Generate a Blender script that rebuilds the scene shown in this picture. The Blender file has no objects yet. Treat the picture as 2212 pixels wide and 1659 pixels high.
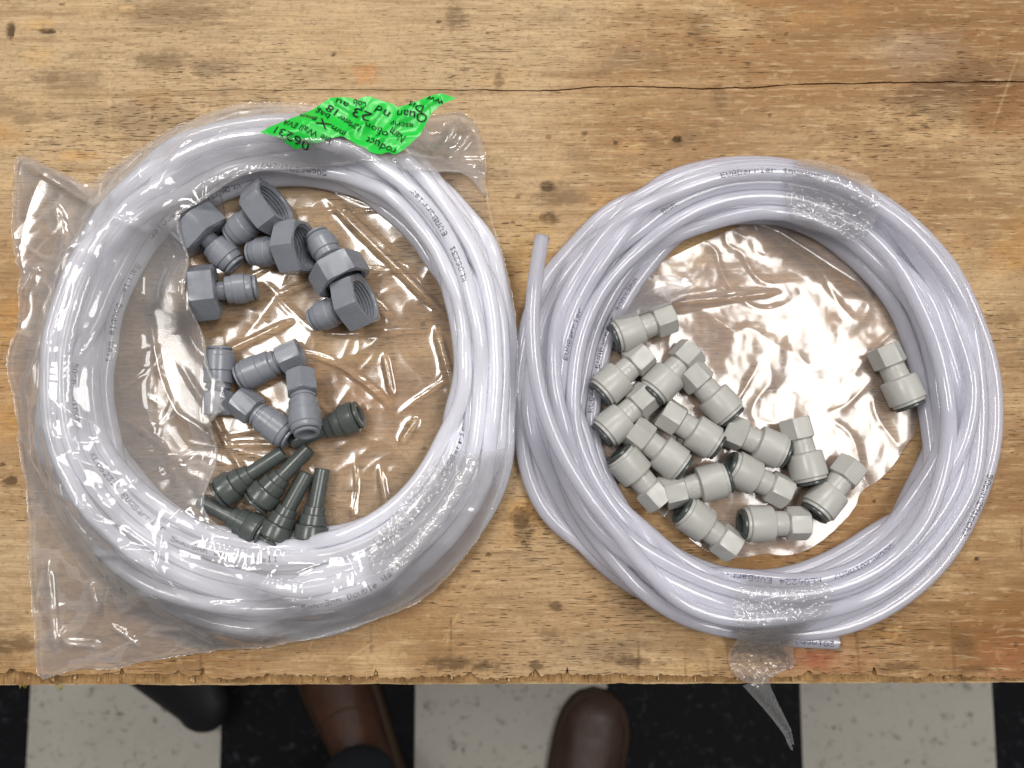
import bpy, bmesh, math, random
import numpy as np
from mathutils import Vector, Matrix

random.seed(7)
RNG = np.random.default_rng(11)
SC = bpy.context.scene
COL = SC.collection
R_ = math.radians

# ------------------------------------------------------------------ camera
TZ = 0.856            # height of the bench top above the floor (m)
CH = 1.286            # height of the camera above the floor
PITCH = 5.4           # camera looks down, tipped slightly forward
FPX = 1700.0          # focal length in pixels of a 2212 x 1659 picture
cam_d = bpy.data.cameras.new("camera")
cam = bpy.data.objects.new("camera", cam_d)
COL.objects.link(cam)
cam.location = (0, 0, CH)
cam.rotation_euler = (R_(PITCH), 0, R_(-0.15))
cam_d.sensor_width = 36.0
cam_d.lens = 36.0 * FPX / 2212.0
cam_d.clip_start = 0.01
cam_d.clip_end = 50
cam_d.dof.use_dof = True
cam_d.dof.focus_distance = 0.42
cam_d.dof.aperture_fstop = 8.0
SC.camera = cam

# ------------------------------------------------------------------ light
world = bpy.data.worlds.new("World")
SC.world = world
world.use_nodes = True
bgn = world.node_tree.nodes["Background"]
bgn.inputs[0].default_value = (1.0, 0.97, 0.94, 1)
bgn.inputs[1].default_value = 0.19

def ceiling_lamp(name, x, y, z, sx, sy, power, col):
    d = bpy.data.lights.new(name, 'AREA')
    d.shape = 'RECTANGLE'
    d.size, d.size_y = sx, sy
    d.energy = power
    d.color = col
    o = bpy.data.objects.new(name, d)
    COL.objects.link(o)
    o.location = (x, y, z)
    return o

ceiling_lamp("ceiling_lamp", 0.84, 0.20, 2.75, 0.60, 1.10, 28.5, (1.0, 0.975, 0.94))
ceiling_lamp("ceiling_lamp", -0.85, 0.52, 2.75, 0.45, 0.85, 23, (1.0, 0.975, 0.94))
ceiling_lamp("ceiling_lamp", 0.0, 1.75, 2.75, 1.2, 0.3, 40, (1.0, 0.975, 0.94))

SC.view_settings.view_transform = 'Standard'
SC.view_settings.look = 'None'
SC.view_settings.exposure = -0.12
SC.view_settings.gamma = 1.0
SC.view_settings.use_curve_mapping = False
SC.render.engine = 'CYCLES'
SC.cycles.max_bounces = 5
SC.cycles.diffuse_bounces = 2
SC.cycles.glossy_bounces = 2
SC.cycles.transmission_bounces = 6
SC.cycles.transparent_max_bounces = 20
SC.cycles.use_denoising = True
SC.cycles.use_adaptive_sampling = True
SC.cycles.adaptive_threshold = 0.025
SC.cycles.adaptive_min_samples = 20
SC.cycles.sample_clamp_indirect = 6.0

# ------------------------------------------------------------------ helpers
_rot = Matrix.Rotation(R_(-0.15), 3, 'Z') @ Matrix.Rotation(R_(PITCH), 3, 'X')

def P(px, py, h=0.0):
    """point of the place seen at (px, py) of a 2212-wide picture, h metres above the bench top"""
    d = _rot @ Vector(((px - 1106) / FPX, -(py - 829.5) / FPX, -1.0))
    t = (TZ + h - CH) / d.z
    return Vector((d.x * t, d.y * t, TZ + h))

def P2(px, py, h=0.0):
    v = P(px, py, h)
    return (v.x, v.y)

_ri = _rot.inverted()
def project(pts):
    """world points (n,3) -> picture positions (n,2)"""
    m = np.array(_ri)
    q = (np.asarray(pts) - np.array((0, 0, CH))) @ m.T
    return np.stack([1106 + FPX * q[:, 0] / -q[:, 2], 829.5 - FPX * q[:, 1] / -q[:, 2]], 1)

def link(o, parent=None):
    COL.objects.link(o)
    if parent is not None:
        o.parent = parent
    return o

def mesh_obj(name, verts, faces, mat, parent=None, smooth=True, sharp=None):
    me = bpy.data.meshes.new(name)
    me.from_pydata([tuple(v) for v in verts], [], [tuple(f) for f in faces])
    if smooth:
        me.polygons.foreach_set("use_smooth", [True] * len(me.polygons))
        if sharp:
            me.set_sharp_from_angle(angle=R_(sharp))
    me.update()
    if mat:
        me.materials.append(mat)
    return link(bpy.data.objects.new(name, me), parent)

def np_mesh(name, V, F, mat, parent=None, smooth=True):
    """fast quad mesh from numpy arrays"""
    me = bpy.data.meshes.new(name)
    V = np.ascontiguousarray(V, dtype=np.float32)
    F = np.ascontiguousarray(F, dtype=np.int32)
    n, k = F.shape
    me.vertices.add(len(V)); me.vertices.foreach_set("co", V.ravel())
    me.loops.add(n * k); me.loops.foreach_set("vertex_index", F.ravel())
    me.polygons.add(n)
    me.polygons.foreach_set("loop_start", np.arange(0, n * k, k, dtype=np.int32))
    me.polygons.foreach_set("loop_total", np.full(n, k, dtype=np.int32))
    me.polygons.foreach_set("use_smooth", np.full(n, smooth, dtype=bool))
    me.update(calc_edges=True)
    me.validate()
    if mat:
        me.materials.append(mat)
    return link(bpy.data.objects.new(name, me), parent)

def empty(name, loc=(0, 0, 0)):
    o = bpy.data.objects.new(name, None)
    o.empty_display_size = 0.02
    o.location = loc
    return link(o)

def tag(o, label=None, cat=None, group=None, kind=None):
    if label: o["label"] = label
    if cat: o["category"] = cat
    if group: o["group"] = group
    if kind: o["kind"] = kind
    return o

def vnoise(x, y, seed=0):
    """smooth gradient noise, about -1..1, numpy arrays in lattice units"""
    x0 = np.floor(x).astype(np.int64); y0 = np.floor(y).astype(np.int64)
    fx = x - x0; fy = y - y0
    def g(ix, iy):
        h = (ix * 374761393 + iy * 668265263 + seed * 974634777) & 0x7fffffff
        h = ((h ^ (h >> 13)) * 1274126177) & 0x7fffffff
        h = (h ^ (h >> 16)) & 0xffff
        a = h / 65536.0 * 2 * np.pi
        return np.cos(a), np.sin(a)
    def dot(ix, iy, dx, dy):
        gx, gy = g(ix, iy)
        return gx * dx + gy * dy
    u = fx * fx * fx * (fx * (fx * 6 - 15) + 10); v = fy * fy * fy * (fy * (fy * 6 - 15) + 10)
    a = dot(x0, y0, fx, fy); b = dot(x0 + 1, y0, fx - 1, fy)
    c = dot(x0, y0 + 1, fx, fy - 1); d = dot(x0 + 1, y0 + 1, fx - 1, fy - 1)
    return ((a * (1 - u) + b * u) * (1 - v) + (c * (1 - u) + d * u) * v) * 1.5

def n1(t, seed=0):
    t = np.asarray(t, float)
    return vnoise(t, np.full_like(t, 0.37 + seed * 1.7), seed)

# ------------------------------------------------------------------ materials
class NT:
    def __init__(self, name):
        self.m = bpy.data.materials.new(name)
        self.m.use_nodes = True
        self.t = self.m.node_tree
        self.t.nodes.clear()
        self.out = self.t.nodes.new("ShaderNodeOutputMaterial")
    def n(self, kind, **kw):
        nd = self.t.nodes.new("ShaderNode" + kind)
        for k, v in kw.items():
            if k == 'i':
                for kk, vv in v.items():
                    nd.inputs[kk].default_value = vv
            else:
                setattr(nd, k, v)
        return nd
    def l(self, a, b):
        self.t.links.new(a, b)
    def val(self, sock, v):
        if hasattr(v, 'is_output') or isinstance(v, bpy.types.NodeSocket):
            self.l(v, sock)
        else:
            sock.default_value = v
    def math(self, op, a, b=None, clamp=False):
        nd = self.n("Math", operation=op, use_clamp=clamp)
        self.val(nd.inputs[0], a)
        if b is not None:
            self.val(nd.inputs[1], b)
        return nd.outputs[0]
    def ramp(self, fac, stops, interp='LINEAR'):
        nd = self.n("ValToRGB")
        cr = nd.color_ramp
        cr.interpolation = interp
        while len(cr.elements) < len(stops):
            cr.elements.new(0.5)
        for e, (p, c) in zip(cr.elements, stops):
            e.position = p
            e.color = (c, c, c, 1) if isinstance(c, (int, float)) else (*c, 1)
        self.l(fac, nd.inputs[0])
        return nd.outputs[0]
    def mixc(self, fac, a, b, mode='MIX'):
        nd = self.n("Mix", data_type='RGBA', blend_type=mode)
        self.val(nd.inputs[0], fac)
        for s, v in ((nd.inputs[6], a), (nd.inputs[7], b)):
            if isinstance(v, tuple): s.default_value = (*v, 1)
            else: self.l(v, s)
        return nd.outputs[2]
    def coords(self, scale=(1, 1, 1), loc=(0, 0, 0), rot=(0, 0, 0), out='Object'):
        tc = self.n("TexCoord")
        mp = self.n("Mapping")
        mp.inputs['Location'].default_value = loc
        mp.inputs['Rotation'].default_value = rot
        mp.inputs['Scale'].default_value = scale
        self.l(tc.outputs[out], mp.inputs[0])
        return mp.outputs[0]
    def noise(self, vec, scale=1.0, detail=3.0, rough=0.55, dist=0.0, color=False):
        nd = self.n("TexNoise", i={'Scale': scale, 'Detail': detail, 'Roughness': rough, 'Distortion': dist})
        self.l(vec, nd.inputs['Vector'])
        return nd.outputs['Color' if color else 'Fac']
    def bump(self, h, strength=0.5, dist=0.001, normal=None):
        nd = self.n("Bump", i={'Strength': strength, 'Distance': dist})
        self.l(h, nd.inputs['Height'])
        if normal is not None:
            self.l(normal, nd.inputs['Normal'])
        return nd.outputs[0]
    def done(self, shader):
        self.l(shader, self.out.inputs[0])
        return self.m

def plastic(name, col, rough=0.42, grain=0.06, spec=0.5):
    t = NT(name)
    v = t.coords()
    a = t.noise(v, 90, 4)
    c = t.mixc(t.ramp(a, [(0.3, 0.0), (0.7, 1.0)]), tuple(x * (1 - grain) for x in col), tuple(min(1, x * (1 + grain)) for x in col))
    b = t.n("BsdfPrincipled", i={'Specular IOR Level': spec})
    t.l(c, b.inputs['Base Color'])
    fine = t.noise(v, 2600, 2)
    t.l(t.ramp(t.noise(v, 160, 3), [(0.3, rough - 0.07), (0.7, rough + 0.09)]), b.inputs['Roughness'])
    t.l(t.bump(fine, 0.10, 0.0002), b.inputs['Normal'])
    return t.done(b.outputs[0])

def flat(name, col, rough=0.6, spec=0.3):
    t = NT(name)
    b = t.n("BsdfPrincipled", i={'Base Color': (*col, 1), 'Roughness': rough, 'Specular IOR Level': spec})
    v = t.coords()
    t.l(t.bump(t.noise(v, 900, 2), 0.08, 0.0003), b.inputs['Normal'])
    return t.done(b.outputs[0])

def tube_mat(name, col, clear, edge):
    t = NT(name)
    b = t.n("BsdfPrincipled", i={'Base Color': (*col, 1), 'Roughness': 0.09, 'IOR': 1.52, 'Specular IOR Level': 0.7, 'Subsurface Weight': 1.0,
                                 'Subsurface Radius': (1.0, 1.0, 1.0), 'Subsurface Scale': 0.010})
    b.subsurface_method = 'BURLEY'
    tp = t.n("BsdfTransparent", i={'Color': (0.99, 0.99, 0.995, 1)})
    lw = t.n("LayerWeight", i={'Blend': 0.5})
    fac = t.ramp(lw.outputs['Facing'], [(0.0, clear), (0.35, clear), (0.62, (clear + edge) * 0.5), (0.85, edge), (1.0, edge)])
    m2 = t.n("MixShader"); t.l(fac, m2.inputs[0])
    t.l(b.outputs[0], m2.inputs[1]); t.l(tp.outputs[0], m2.inputs[2])
    return t.done(m2.outputs[0])

def film_mat(name, veil, tint, gloss=1.9, rough=0.07, bscale=210, bdist=0.0005, bstr=0.6, stretch=(1, 1, 1)):
    t = NT(name)
    v = t.coords(scale=stretch)
    nrm = t.bump(t.noise(v, bscale, 1, 0.5), bstr, bdist)
    tp = t.n("BsdfTransparent", i={'Color': (0.985, 0.98, 0.975, 1)})
    d = t.n("BsdfDiffuse", i={'Color': (*tint, 1)})
    tr = t.n("BsdfTranslucent", i={'Color': (*tint, 1)})
    ad = t.n("MixShader"); ad.inputs[0].default_value = 0.4
    t.l(d.outputs[0], ad.inputs[1]); t.l(tr.outputs[0], ad.inputs[2])
    m1 = t.n("MixShader")
    lw = t.n("LayerWeight", i={'Blend': 0.5})
    t.l(t.ramp(lw.outputs['Facing'], [(0.0, veil), (0.6, veil * 1.2), (1.0, min(1, veil * 3.0))]), m1.inputs[0])
    t.l(tp.outputs[0], m1.inputs[1]); t.l(ad.outputs[0], m1.inputs[2])
    g = t.n("BsdfGlossy", i={'Color': (1, 1, 1, 1), 'Roughness': rough})
    t.l(nrm, g.inputs['Normal'])
    fr = t.n("Fresnel", i={'IOR': 1.5}); t.l(nrm, fr.inputs['Normal'])
    m2 = t.n("MixShader"); t.l(t.math('MULTIPLY', fr.outputs[0], gloss, True), m2.inputs[0])
    t.l(m1.outputs[0], m2.inputs[1]); t.l(g.outputs[0], m2.inputs[2])
    return t.done(m2.outputs[0])

def wood_mat():
    t = NT("worn_plywood_face")
    at = t.n("Attribute", attribute_name="wear_falloff")
    c = at.outputs['Color']
    dens = at.outputs['Alpha']
    fine = t.noise(t.coords(scale=(45, 1000, 1)), 1.0, 2, 0.65)
    c = t.mixc(t.ramp(fine, [(0.42, 0.0), (0.74, 0.60)]), c, t.mixc(0.72, c, (0.15, 0.085, 0.035)))
    light = t.noise(t.coords(scale=(60, 520, 1), loc=(3, 7, 0)), 1.0, 2, 0.6)
    c = t.mixc(t.ramp(light, [(0.55, 0.0), (0.74, 0.42)]), c, (0.62, 0.47, 0.28))
    mott = t.noise(t.coords(scale=(330, 420, 1), loc=(0, 3, 0)), 1.0, 2, 0.75)
    c = t.mixc(t.ramp(mott, [(0.50, 0.0), (0.78, 0.55)]), c, (0.17, 0.11, 0.06))
    p1 = t.noise(t.coords(scale=(130, 1350, 1), loc=(0, 0, 1)), 1.0, 1, 0.5)
    thr = t.math('SUBTRACT', 0.74, t.math('MULTIPLY', dens, 0.152))
    pores = t.math('MULTIPLY', t.math('SUBTRACT', p1, thr), 16.0, True)
    c = t.mixc(t.math('MULTIPLY', pores, 0.78), c, (0.055, 0.032, 0.015))
    b = t.n("BsdfPrincipled", i={'Specular IOR Level': 0.12, 'Roughness': 0.62})
    t.l(c, b.inputs['Base Color'])
    hgt = t.math('SUBTRACT', t.math('ADD', t.math('MULTIPLY', fine, 0.6), t.math('MULTIPLY', mott, 0.5)), t.math('MULTIPLY', pores, 1.0))
    t.l(t.bump(hgt, 0.5, 0.0005), b.inputs['Normal'])
    return t.done(b.outputs[0])

def fbm(x, y, octs, seed, gain=0.55):
    v = 0; a = 1.0; tot = 0
    for k in range(octs):
        v = v + a * vnoise(x * 2.03 ** k, y * 2.03 ** k, seed + k)
        tot += a; a *= gain
    return v / tot * 1.25

def sstep(a, b, v):
    k = np.clip((v - a) / (b - a), 0, 1)
    return k * k * (3 - 2 * k)

def wood_wear_falloff(X, Y):
    """colour of the worn veneer with light falloff painted in (linear RGB), density of open pores, depth of dents"""
    def mix(c, col, k):
        return c + (np.array(col) - c) * k[:, None]
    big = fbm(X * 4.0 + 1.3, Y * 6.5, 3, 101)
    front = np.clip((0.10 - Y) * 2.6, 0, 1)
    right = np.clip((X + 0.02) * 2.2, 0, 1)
    warm = np.clip(0.02 + 0.62 * front + 0.55 * right + 0.75 * big, 0, 1)  # browner wood toward front and right, plus light falloff painted into the colour
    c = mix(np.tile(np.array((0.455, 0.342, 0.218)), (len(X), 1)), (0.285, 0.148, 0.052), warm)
    c = mix(c, (0.20, 0.098, 0.037), np.clip((X - 0.02) * 2.8, 0, 1) * np.clip(0.62 + 0.8 * big, 0.15, 0.9))  # deeper brown on the right, also carrying the corner falloff as colour
    strk = fbm(X * 7, Y * 190, 3, 105, 0.6)
    c = mix(c, (0.20, 0.118, 0.055), sstep(0.0, 0.75, strk) * 0.45)
    c = mix(c, (0.58, 0.43, 0.26), sstep(0.05, 0.75, -strk) * 0.35)
    pale = sstep(0.05, 0.6, fbm(X * 13, Y * 24, 4, 111))
    c = mix(c, (0.56, 0.415, 0.245), pale * 0.60)
    orange = sstep(0.25, 0.75, fbm(X * 9 + 7, Y * 15, 4, 121))
    c = mix(c, (0.47, 0.265, 0.085), orange * 0.6)
    # growth-ring figure sweeping along the sheet
    ringv = Y * 95 + 2.2 * fbm(X * 5, Y * 6, 2, 131) + 0.8 * fbm(X * 20, Y * 40, 2, 135)
    fig = np.abs((ringv % 1.0) - 0.5) * 2
    c = mix(c, (0.24, 0.15, 0.075), sstep(0.72, 1.0, fig) * 0.30 * sstep(-0.2, 0.4, fbm(X * 7, Y * 9, 2, 137)))
    # grime rubbed in
    g = sstep(0.04, 0.55, fbm(X * 20, Y * 42, 5, 141, 0.68)) * sstep(-0.25, 0.35, fbm(X * 6 + 3, Y * 8, 2, 151))
    c = mix(c, (0.175, 0.125, 0.080), g * 0.50)
    g2 = sstep(0.22, 0.6, fbm(X * 70, Y * 120, 4, 161, 0.7)) * sstep(-0.1, 0.5, fbm(X * 9, Y * 12, 3, 171))
    c = mix(c, (0.12, 0.08, 0.045), g2 * 0.42)
    g3 = sstep(0.30, 0.62, fbm(X * 110, Y * 150, 3, 175, 0.7))
    c = mix(c, (0.52, 0.38, 0.22), g3 * 0.45)
    depth = np.zeros(len(X))
    e1 = fbm(X * 60, Y * 60, 4, 181, 0.65); e2 = fbm(X * 220, Y * 260, 3, 191, 0.7)
    def stain(px, py, w, h, col, k, soft=0.3, amp=0.5, fine=0.4, dent=0.0):
        nonlocal c
        a = P(px, py)
        r = np.hypot((X - a.x) / w, (Y - a.y) / h) + amp * e1 + fine * e2
        m = 1 - sstep(1 - soft, 1 + soft, r)
        c = mix(c, col, m * k * (0.85 if dent else 0.72))
        if dent:
            np.minimum(depth, -dent * m, out=depth)
        return m
    stain(2078, 218, .040, .0135, (0.105, 0.062, 0.034), .62, .14, .28, .25)
    stain(2120, 168, .030, .0115, (0.125, 0.074, 0.042), .55, .14, .28, .25)
    stain(2180, 240, .022, .018, (0.30, 0.13, 0.045), .45, .5, .5, .3)
    stain(1975, 115, .026, .012, (0.33, 0.275, 0.23), .50, .6, .5, .4)
    stain(370, 25, .034, .008, (0.16, 0.105, 0.06), .62, .6, .6, .4)
    stain(355, 132, .014, .0055, (0.11, 0.07, 0.035), .70, .6, .7, .6)
    stain(465, 146, .014, .005, (0.13, 0.095, 0.065), .68, .6, .7, .6)
    stain(330, 215, .010, .006, (0.36, 0.215, 0.09), .5, .6, .5, .4)
    stain(150, 185, .020, .007, (0.15, 0.11, 0.07), .5, .7, .7, .5)
    stain(300, 260, .030, .010, (0.16, 0.12, 0.08), .5, .7, .7, .6)
    stain(985, 32, .0055, .0075, (0.10, 0.065, 0.035), .75, .5, .6, .6)
    stain(22, 66, .0022, .0048, (0.035, 0.022, 0.012), .95, .3, .3, .3, .0012)
    stain(98, 68, .0065, .0013, (0.03, 0.018, 0.01), .95, .3, .5, .7, .0012)
    stain(80, 52, .008, .004, (0.52, 0.34, 0.15), .65, .5, .7, .8)
    stain(85, 118, .007, .0055, (0.55, 0.39, 0.18), .6, .5, .7, .8)
    stain(165, 336, .013, .0026, (0.55, 0.35, 0.165), .75, .5, .5, .9, .0004)
    stain(790, 162, .0062, .005, (0.50, 0.27, 0.12), .75, .4, .4, .9, .0004)
    stain(275, 18, .005, .0016, (0.62, 0.45, 0.25), .8, .3, .5, .5)
    stain(210, 402, .006, .003, (0.52, 0.33, 0.10), .7, .5, .6, .7)
    stain(1510, 66, .006, .0085, (0.15, 0.095, 0.05), .65, .6, .6, .5)
    stain(1556, 212, .004, .009, (0.14, 0.085, 0.042), .65, .5, .6, .5)
    stain(1462, 301, .0026, .0021, (0.02, 0.012, 0.006), .96, .25, .3, .3, .0011)
    stain(1330, 308, .0012, .001, (0.05, 0.03, 0.015), .8, .4, .4, .4, .0008)
    stain(1263, 288, .0016, .0012, (0.07, 0.04, 0.02), .8, .4, .5, .4, .0006)
    stain(1185, 296, .0016, .0014, (0.10, 0.06, 0.03), .7, .4, .5, .5)
    stain(1077, 172, .0024, .005, (0.11, 0.07, 0.035), .75, .4, .5, .5)
    stain(1205, 427, .016, .0042, (0.13, 0.085, 0.045), .68, .5, .4, .4)
    stain(1182, 404, .0034, .0026, (0.04, 0.022, 0.01), .9, .4, .5, .5, .0011)
    stain(1187, 470, .005, .003, (0.04, 0.022, 0.01), .8, .4, .5, .5, .001)
    stain(1370, 313, .006, .003, (0.55, 0.38, 0.19), .5, .5, .6, .6)
    stain(1135, 590, .011, .014, (0.115, 0.065, 0.03), .60, .6, .7, .6)
    stain(1140, 660, .008, .010, (0.07, 0.04, 0.02), .75, .6, .7, .6)
    stain(1130, 1135, .0055, .009, (0.055, 0.03, 0.014), .85, .5, .6, .7, .0008)
    stain(1160, 1120, .016, .006, (0.14, 0.085, 0.04), .6, .6, .6, .5)
    stain(20, 1040, .003, .0022, (0.05, 0.03, 0.015), .85, .4, .5, .5, .0010)
    stain(22, 1392, .019, .0045, (0.075, 0.045, 0.024), .80, .5, .7, .6)
    stain(983, 1432, .013, .0026, (0.05, 0.028, 0.014), .85, .6, .7, .9)
    stain(1045, 1440, .008, .002, (0.05, 0.028, 0.014), .7, .6, .7, .9)
    stain(1160, 1438, .004, .0028, (0.055, 0.03, 0.015), .85, .4, .5, .7)
    stain(1370, 1428, .012, .0026, (0.05, 0.027, 0.014), .88, .6, .6, .9)
    stain(1320, 1422, .008, .002, (0.07, 0.04, 0.02), .7, .6, .6, .9)
    stain(1300, 1405, .024, .007, (0.20, 0.155, 0.105), .5, .7, .6, .5)
    stain(1186, 1372, .006, .003, (0.10, 0.06, 0.03), .65, .5, .5, .6)
    stain(1200, 1310, .003, .0022, (0.06, 0.035, 0.018), .8, .4, .5, .5, .0008)
    stain(1754, 1422, .010, .006, (0.33, 0.062, 0.035), .60, .6, .6, .6)
    stain(1800, 1425, .020, .008, (0.36, 0.13, 0.075), .40, .7, .6, .5)
    stain(2175, 1428, .014, .012, (0.36, 0.145, 0.085), .50, .7, .5, .5)
    stain(2082, 1395, .006, .006, (0.10, 0.06, 0.03), .6, .5, .6, .6)
    stain(1960, 1443, .016, .002, (0.08, 0.045, 0.02), .65, .6, .7, .9)
    stain(2100, 1446, .010, .002, (0.08, 0.045, 0.02), .6, .6, .7, .9)
    stain(2170, 690, .010, .004, (0.12, 0.07, 0.032), .5, .6, .6, .6)
    stain(1480, 1448, .012, .003, (0.50, 0.36, 0.19), .6, .5, .7, .7)
    # raw wood scraped between the coils
    stain(1145, 560, .013, .024, (0.52, 0.35, 0.155), .55, .6, .6, .9)
    # scattered nicks and dark flecks
    rg = np.random.default_rng(5)
    for k in range(70):
        x0, y0 = rg.uniform(-0.32, 0.32), rg.uniform(-0.155, 0.26)
        w, h = rg.uniform(.0006, .0018), rg.uniform(.0005, .0011)
        near = (np.abs(X - x0) < 0.006) & (np.abs(Y - y0) < 0.005)
        r = np.hypot((X[near] - x0) / w, (Y[near] - y0) / h) + 0.5 * e2[near]
        m = (1 - sstep(0.6, 1.3, r))
        col = np.array((0.045, 0.026, 0.013) if rg.random() < 0.72 else (0.62, 0.46, 0.27))
        c[near] = c[near] + (col - c[near]) * (m * rg.uniform(.5, .95))[:, None]
        depth[near] = np.minimum(depth[near], -0.0007 * m)
    # knife scores across the grain and slanting scratches
    for k in range(44):
        slant = k % 3 == 0
        x0 = rg.uniform(-0.32, 0.32); y0 = rg.uniform(-0.155, -0.02) if not slant else rg.uniform(-0.15, 0.27)
        L = rg.uniform(0.008, 0.05); a = rg.normal(math.pi / 2, 0.03) if not slant else rg.uniform(0.2, 2.6)
        dx, dy = math.cos(a), math.sin(a)
        t_ = (X - x0) * dx + (Y - y0) * dy
        d_ = np.abs((X - x0) * dy - (Y - y0) * dx)
        m = np.clip(1.3 - d_ / 0.0007, 0, 1) * (np.abs(t_) < L / 2) * np.clip(0.6 + e1, 0.1, 1)
        c = mix(c, (0.10, 0.058, 0.026) if not slant else (0.60, 0.45, 0.27), m * (0.55 if not slant else 0.4))
        depth -= 0.0003 * m
    dens = np.clip(0.50 + 0.9 * fbm(X * 9, Y * 14, 3, 201) + 0.35 * front, 0, 1)
    c = c * (np.clip(c, 0.01, 1) / 0.40) ** 0.22
    return np.clip(c, 0.008, 0.9), dens, depth

def endgrain_mat(name, ca, cb, cd):
    t = NT(name)
    f = t.noise(t.coords(scale=(1100, 60, 60)), 1.0, 3, 0.6)
    g = t.noise(t.coords(scale=(60, 60, 60), loc=(3, 3, 3)), 1.0, 4, 0.6)
    c = t.mixc(t.ramp(f, [(0.3, 0.0), (0.7, 1.0)]), ca, cb)
    c = t.mixc(t.ramp(g, [(0.48, 0.0), (0.70, 0.85)]), c, cd)
    f2 = t.noise(t.coords(scale=(420, 30, 30), loc=(8, 3, 3)), 1.0, 2, 0.6)
    c = t.mixc(t.ramp(f2, [(0.60, 0.0), (0.72, 0.8)]), c, cd)
    b = t.n("BsdfPrincipled", i={'Roughness': 0.8, 'Specular IOR Level': 0.15})
    t.l(c, b.inputs['Base Color'])
    t.l(t.bump(f, 0.8, 0.0008), b.inputs['Normal'])
    return t.done(b.outputs[0])

def tile_mat(name, base, spots, k):
    t = NT(name)
    oi = t.n("ObjectInfo")
    off = t.math('MULTIPLY', oi.outputs['Random'], 20.0)
    cmb = t.n("CombineXYZ"); t.l(off, cmb.inputs[0]); t.l(off, cmb.inputs[1])
    add = t.n("VectorMath", operation='ADD')
    t.l(t.coords(), add.inputs[0]); t.l(cmb.outputs[0], add.inputs[1])
    v = add.outputs[0]
    a = t.noise(v, 70, 5, 0.65, 0.6)
    b_ = t.noise(v, 26, 3, 0.6)
    cl = t.noise(v, 8, 3)
    c = t.mixc(t.ramp(cl, [(0.3, 0.0), (0.7, 1.0)]), tuple(x * 0.90 for x in base), base)
    m = t.math('MULTIPLY', t.ramp(a, [(0.545, 0.0), (0.66, 1.0)]), t.ramp(b_, [(0.42, 0.1), (0.58, 1.0)]))
    c = t.mixc(t.math('MULTIPLY', m, k), c, spots)
    b = t.n("BsdfPrincipled", i={'Roughness': 0.5, 'Specular IOR Level': 0.12})
    t.l(c, b.inputs['Base Color'])
    t.l(t.bump(a, 0.06, 0.0006), b.inputs['Normal'])
    return t.done(b.outputs[0])

def leather_mat(name, ca, cb):
    t = NT(name)
    v = t.coords()
    a = t.noise(v, 22, 4, 0.6, 0.5)
    c = t.mixc(t.ramp(a, [(0.3, 0.0), (0.7, 1.0)]), ca, cb)
    b = t.n("BsdfPrincipled", i={'Specular IOR Level': 0.4})
    t.l(c, b.inputs['Base Color'])
    t.l(t.ramp(a, [(0.3, 0.38), (0.7, 0.55)]), b.inputs['Roughness'])
    cr = t.noise(v, 60, 5, 0.7, 1.0)
    t.l(t.bump(cr, 0.35, 0.002), b.inputs['Normal'])
    return t.done(b.outputs[0])

M = {}
M['wood'] = wood_mat()
M['ply2'] = endgrain_mat("cross_ply", (0.27, 0.145, 0.056), (0.40, 0.25, 0.115), (0.11, 0.055, 0.022))
M['ply3'] = endgrain_mat("pale_ply", (0.52, 0.36, 0.18), (0.62, 0.45, 0.25), (0.26, 0.15, 0.07))
M['core'] = endgrain_mat("plywood_core", (0.36, 0.23, 0.11), (0.45, 0.30, 0.15), (0.2, 0.12, 0.05))
M['white_tile'] = tile_mat("pale_vinyl_tile", (0.52, 0.495, 0.44), (0.15, 0.138, 0.112), 0.85)
M['black_tile'] = tile_mat("black_vinyl_tile", (0.007, 0.007, 0.009), (0.085, 0.085, 0.10), 0.42)
M['grout'] = flat("floor_screed", (0.08, 0.075, 0.07), 0.9)
M['tube_a'] = tube_mat("milky_tube", (0.70, 0.705, 0.78), 0.25, 0.66)
M['tube_b'] = tube_mat("clear_milky_tube", (0.515, 0.515, 0.59), 0.32, 0.74)
M['ink'] = flat("dot_print_ink", (0.035, 0.035, 0.06), 0.5)
M['ink_blue'] = flat("dot_print_ink_blue", (0.05, 0.045, 0.13), 0.5)
M['bore'] = flat("tube_bore", (0.45, 0.45, 0.50), 0.5)
M['gray'] = plastic("mid_grey_plastic", (0.205, 0.217, 0.248), 0.27)
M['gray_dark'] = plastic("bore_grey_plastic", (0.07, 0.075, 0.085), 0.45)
M['green_gray'] = plastic("dark_green_grey_plastic", (0.070, 0.080, 0.076), 0.26)
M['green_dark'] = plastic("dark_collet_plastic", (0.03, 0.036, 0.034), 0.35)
M['collet'] = plastic('slate_collet_plastic', (0.05, 0.058, 0.055), 0.3)
M['pale'] = plastic("pale_grey_plastic", (0.385, 0.382, 0.358), 0.33)
M['film_bag'] = film_mat("bag_film", 0.22, (0.96, 0.95, 0.97), 1.15, 0.09, 120, 0.0002, 0.3)
M['film_rim'] = film_mat('bag_film_rim', 0.22, (0.93, 0.91, 0.91), 2.2, 0.12, 300, 0.0003, 0.4)
M['film_base'] = film_mat("bag_film_underside", 0.09, (0.86, 0.82, 0.79), 2.2, 0.14, 110, 0.0003, 0.4)
M['film_pouch'] = film_mat("pouch_film", 0.22, (0.86, 0.82, 0.84), 2.0, 0.17, 150, 0.0004, 0.5)
M['tape'] = film_mat("clear_tape", 0.15, (0.94, 0.94, 0.96), 1.4, 0.045, 420, 0.0010, 1.0)
M['label'] = flat("green_label_paper", (0.010, 0.50, 0.045), 0.32, 0.6)
M['label_ink'] = flat("label_ink", (0.006, 0.012, 0.007), 0.55)
M['leather'] = leather_mat("brown_leather", (0.034, 0.012, 0.006), (0.085, 0.030, 0.013))
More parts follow.
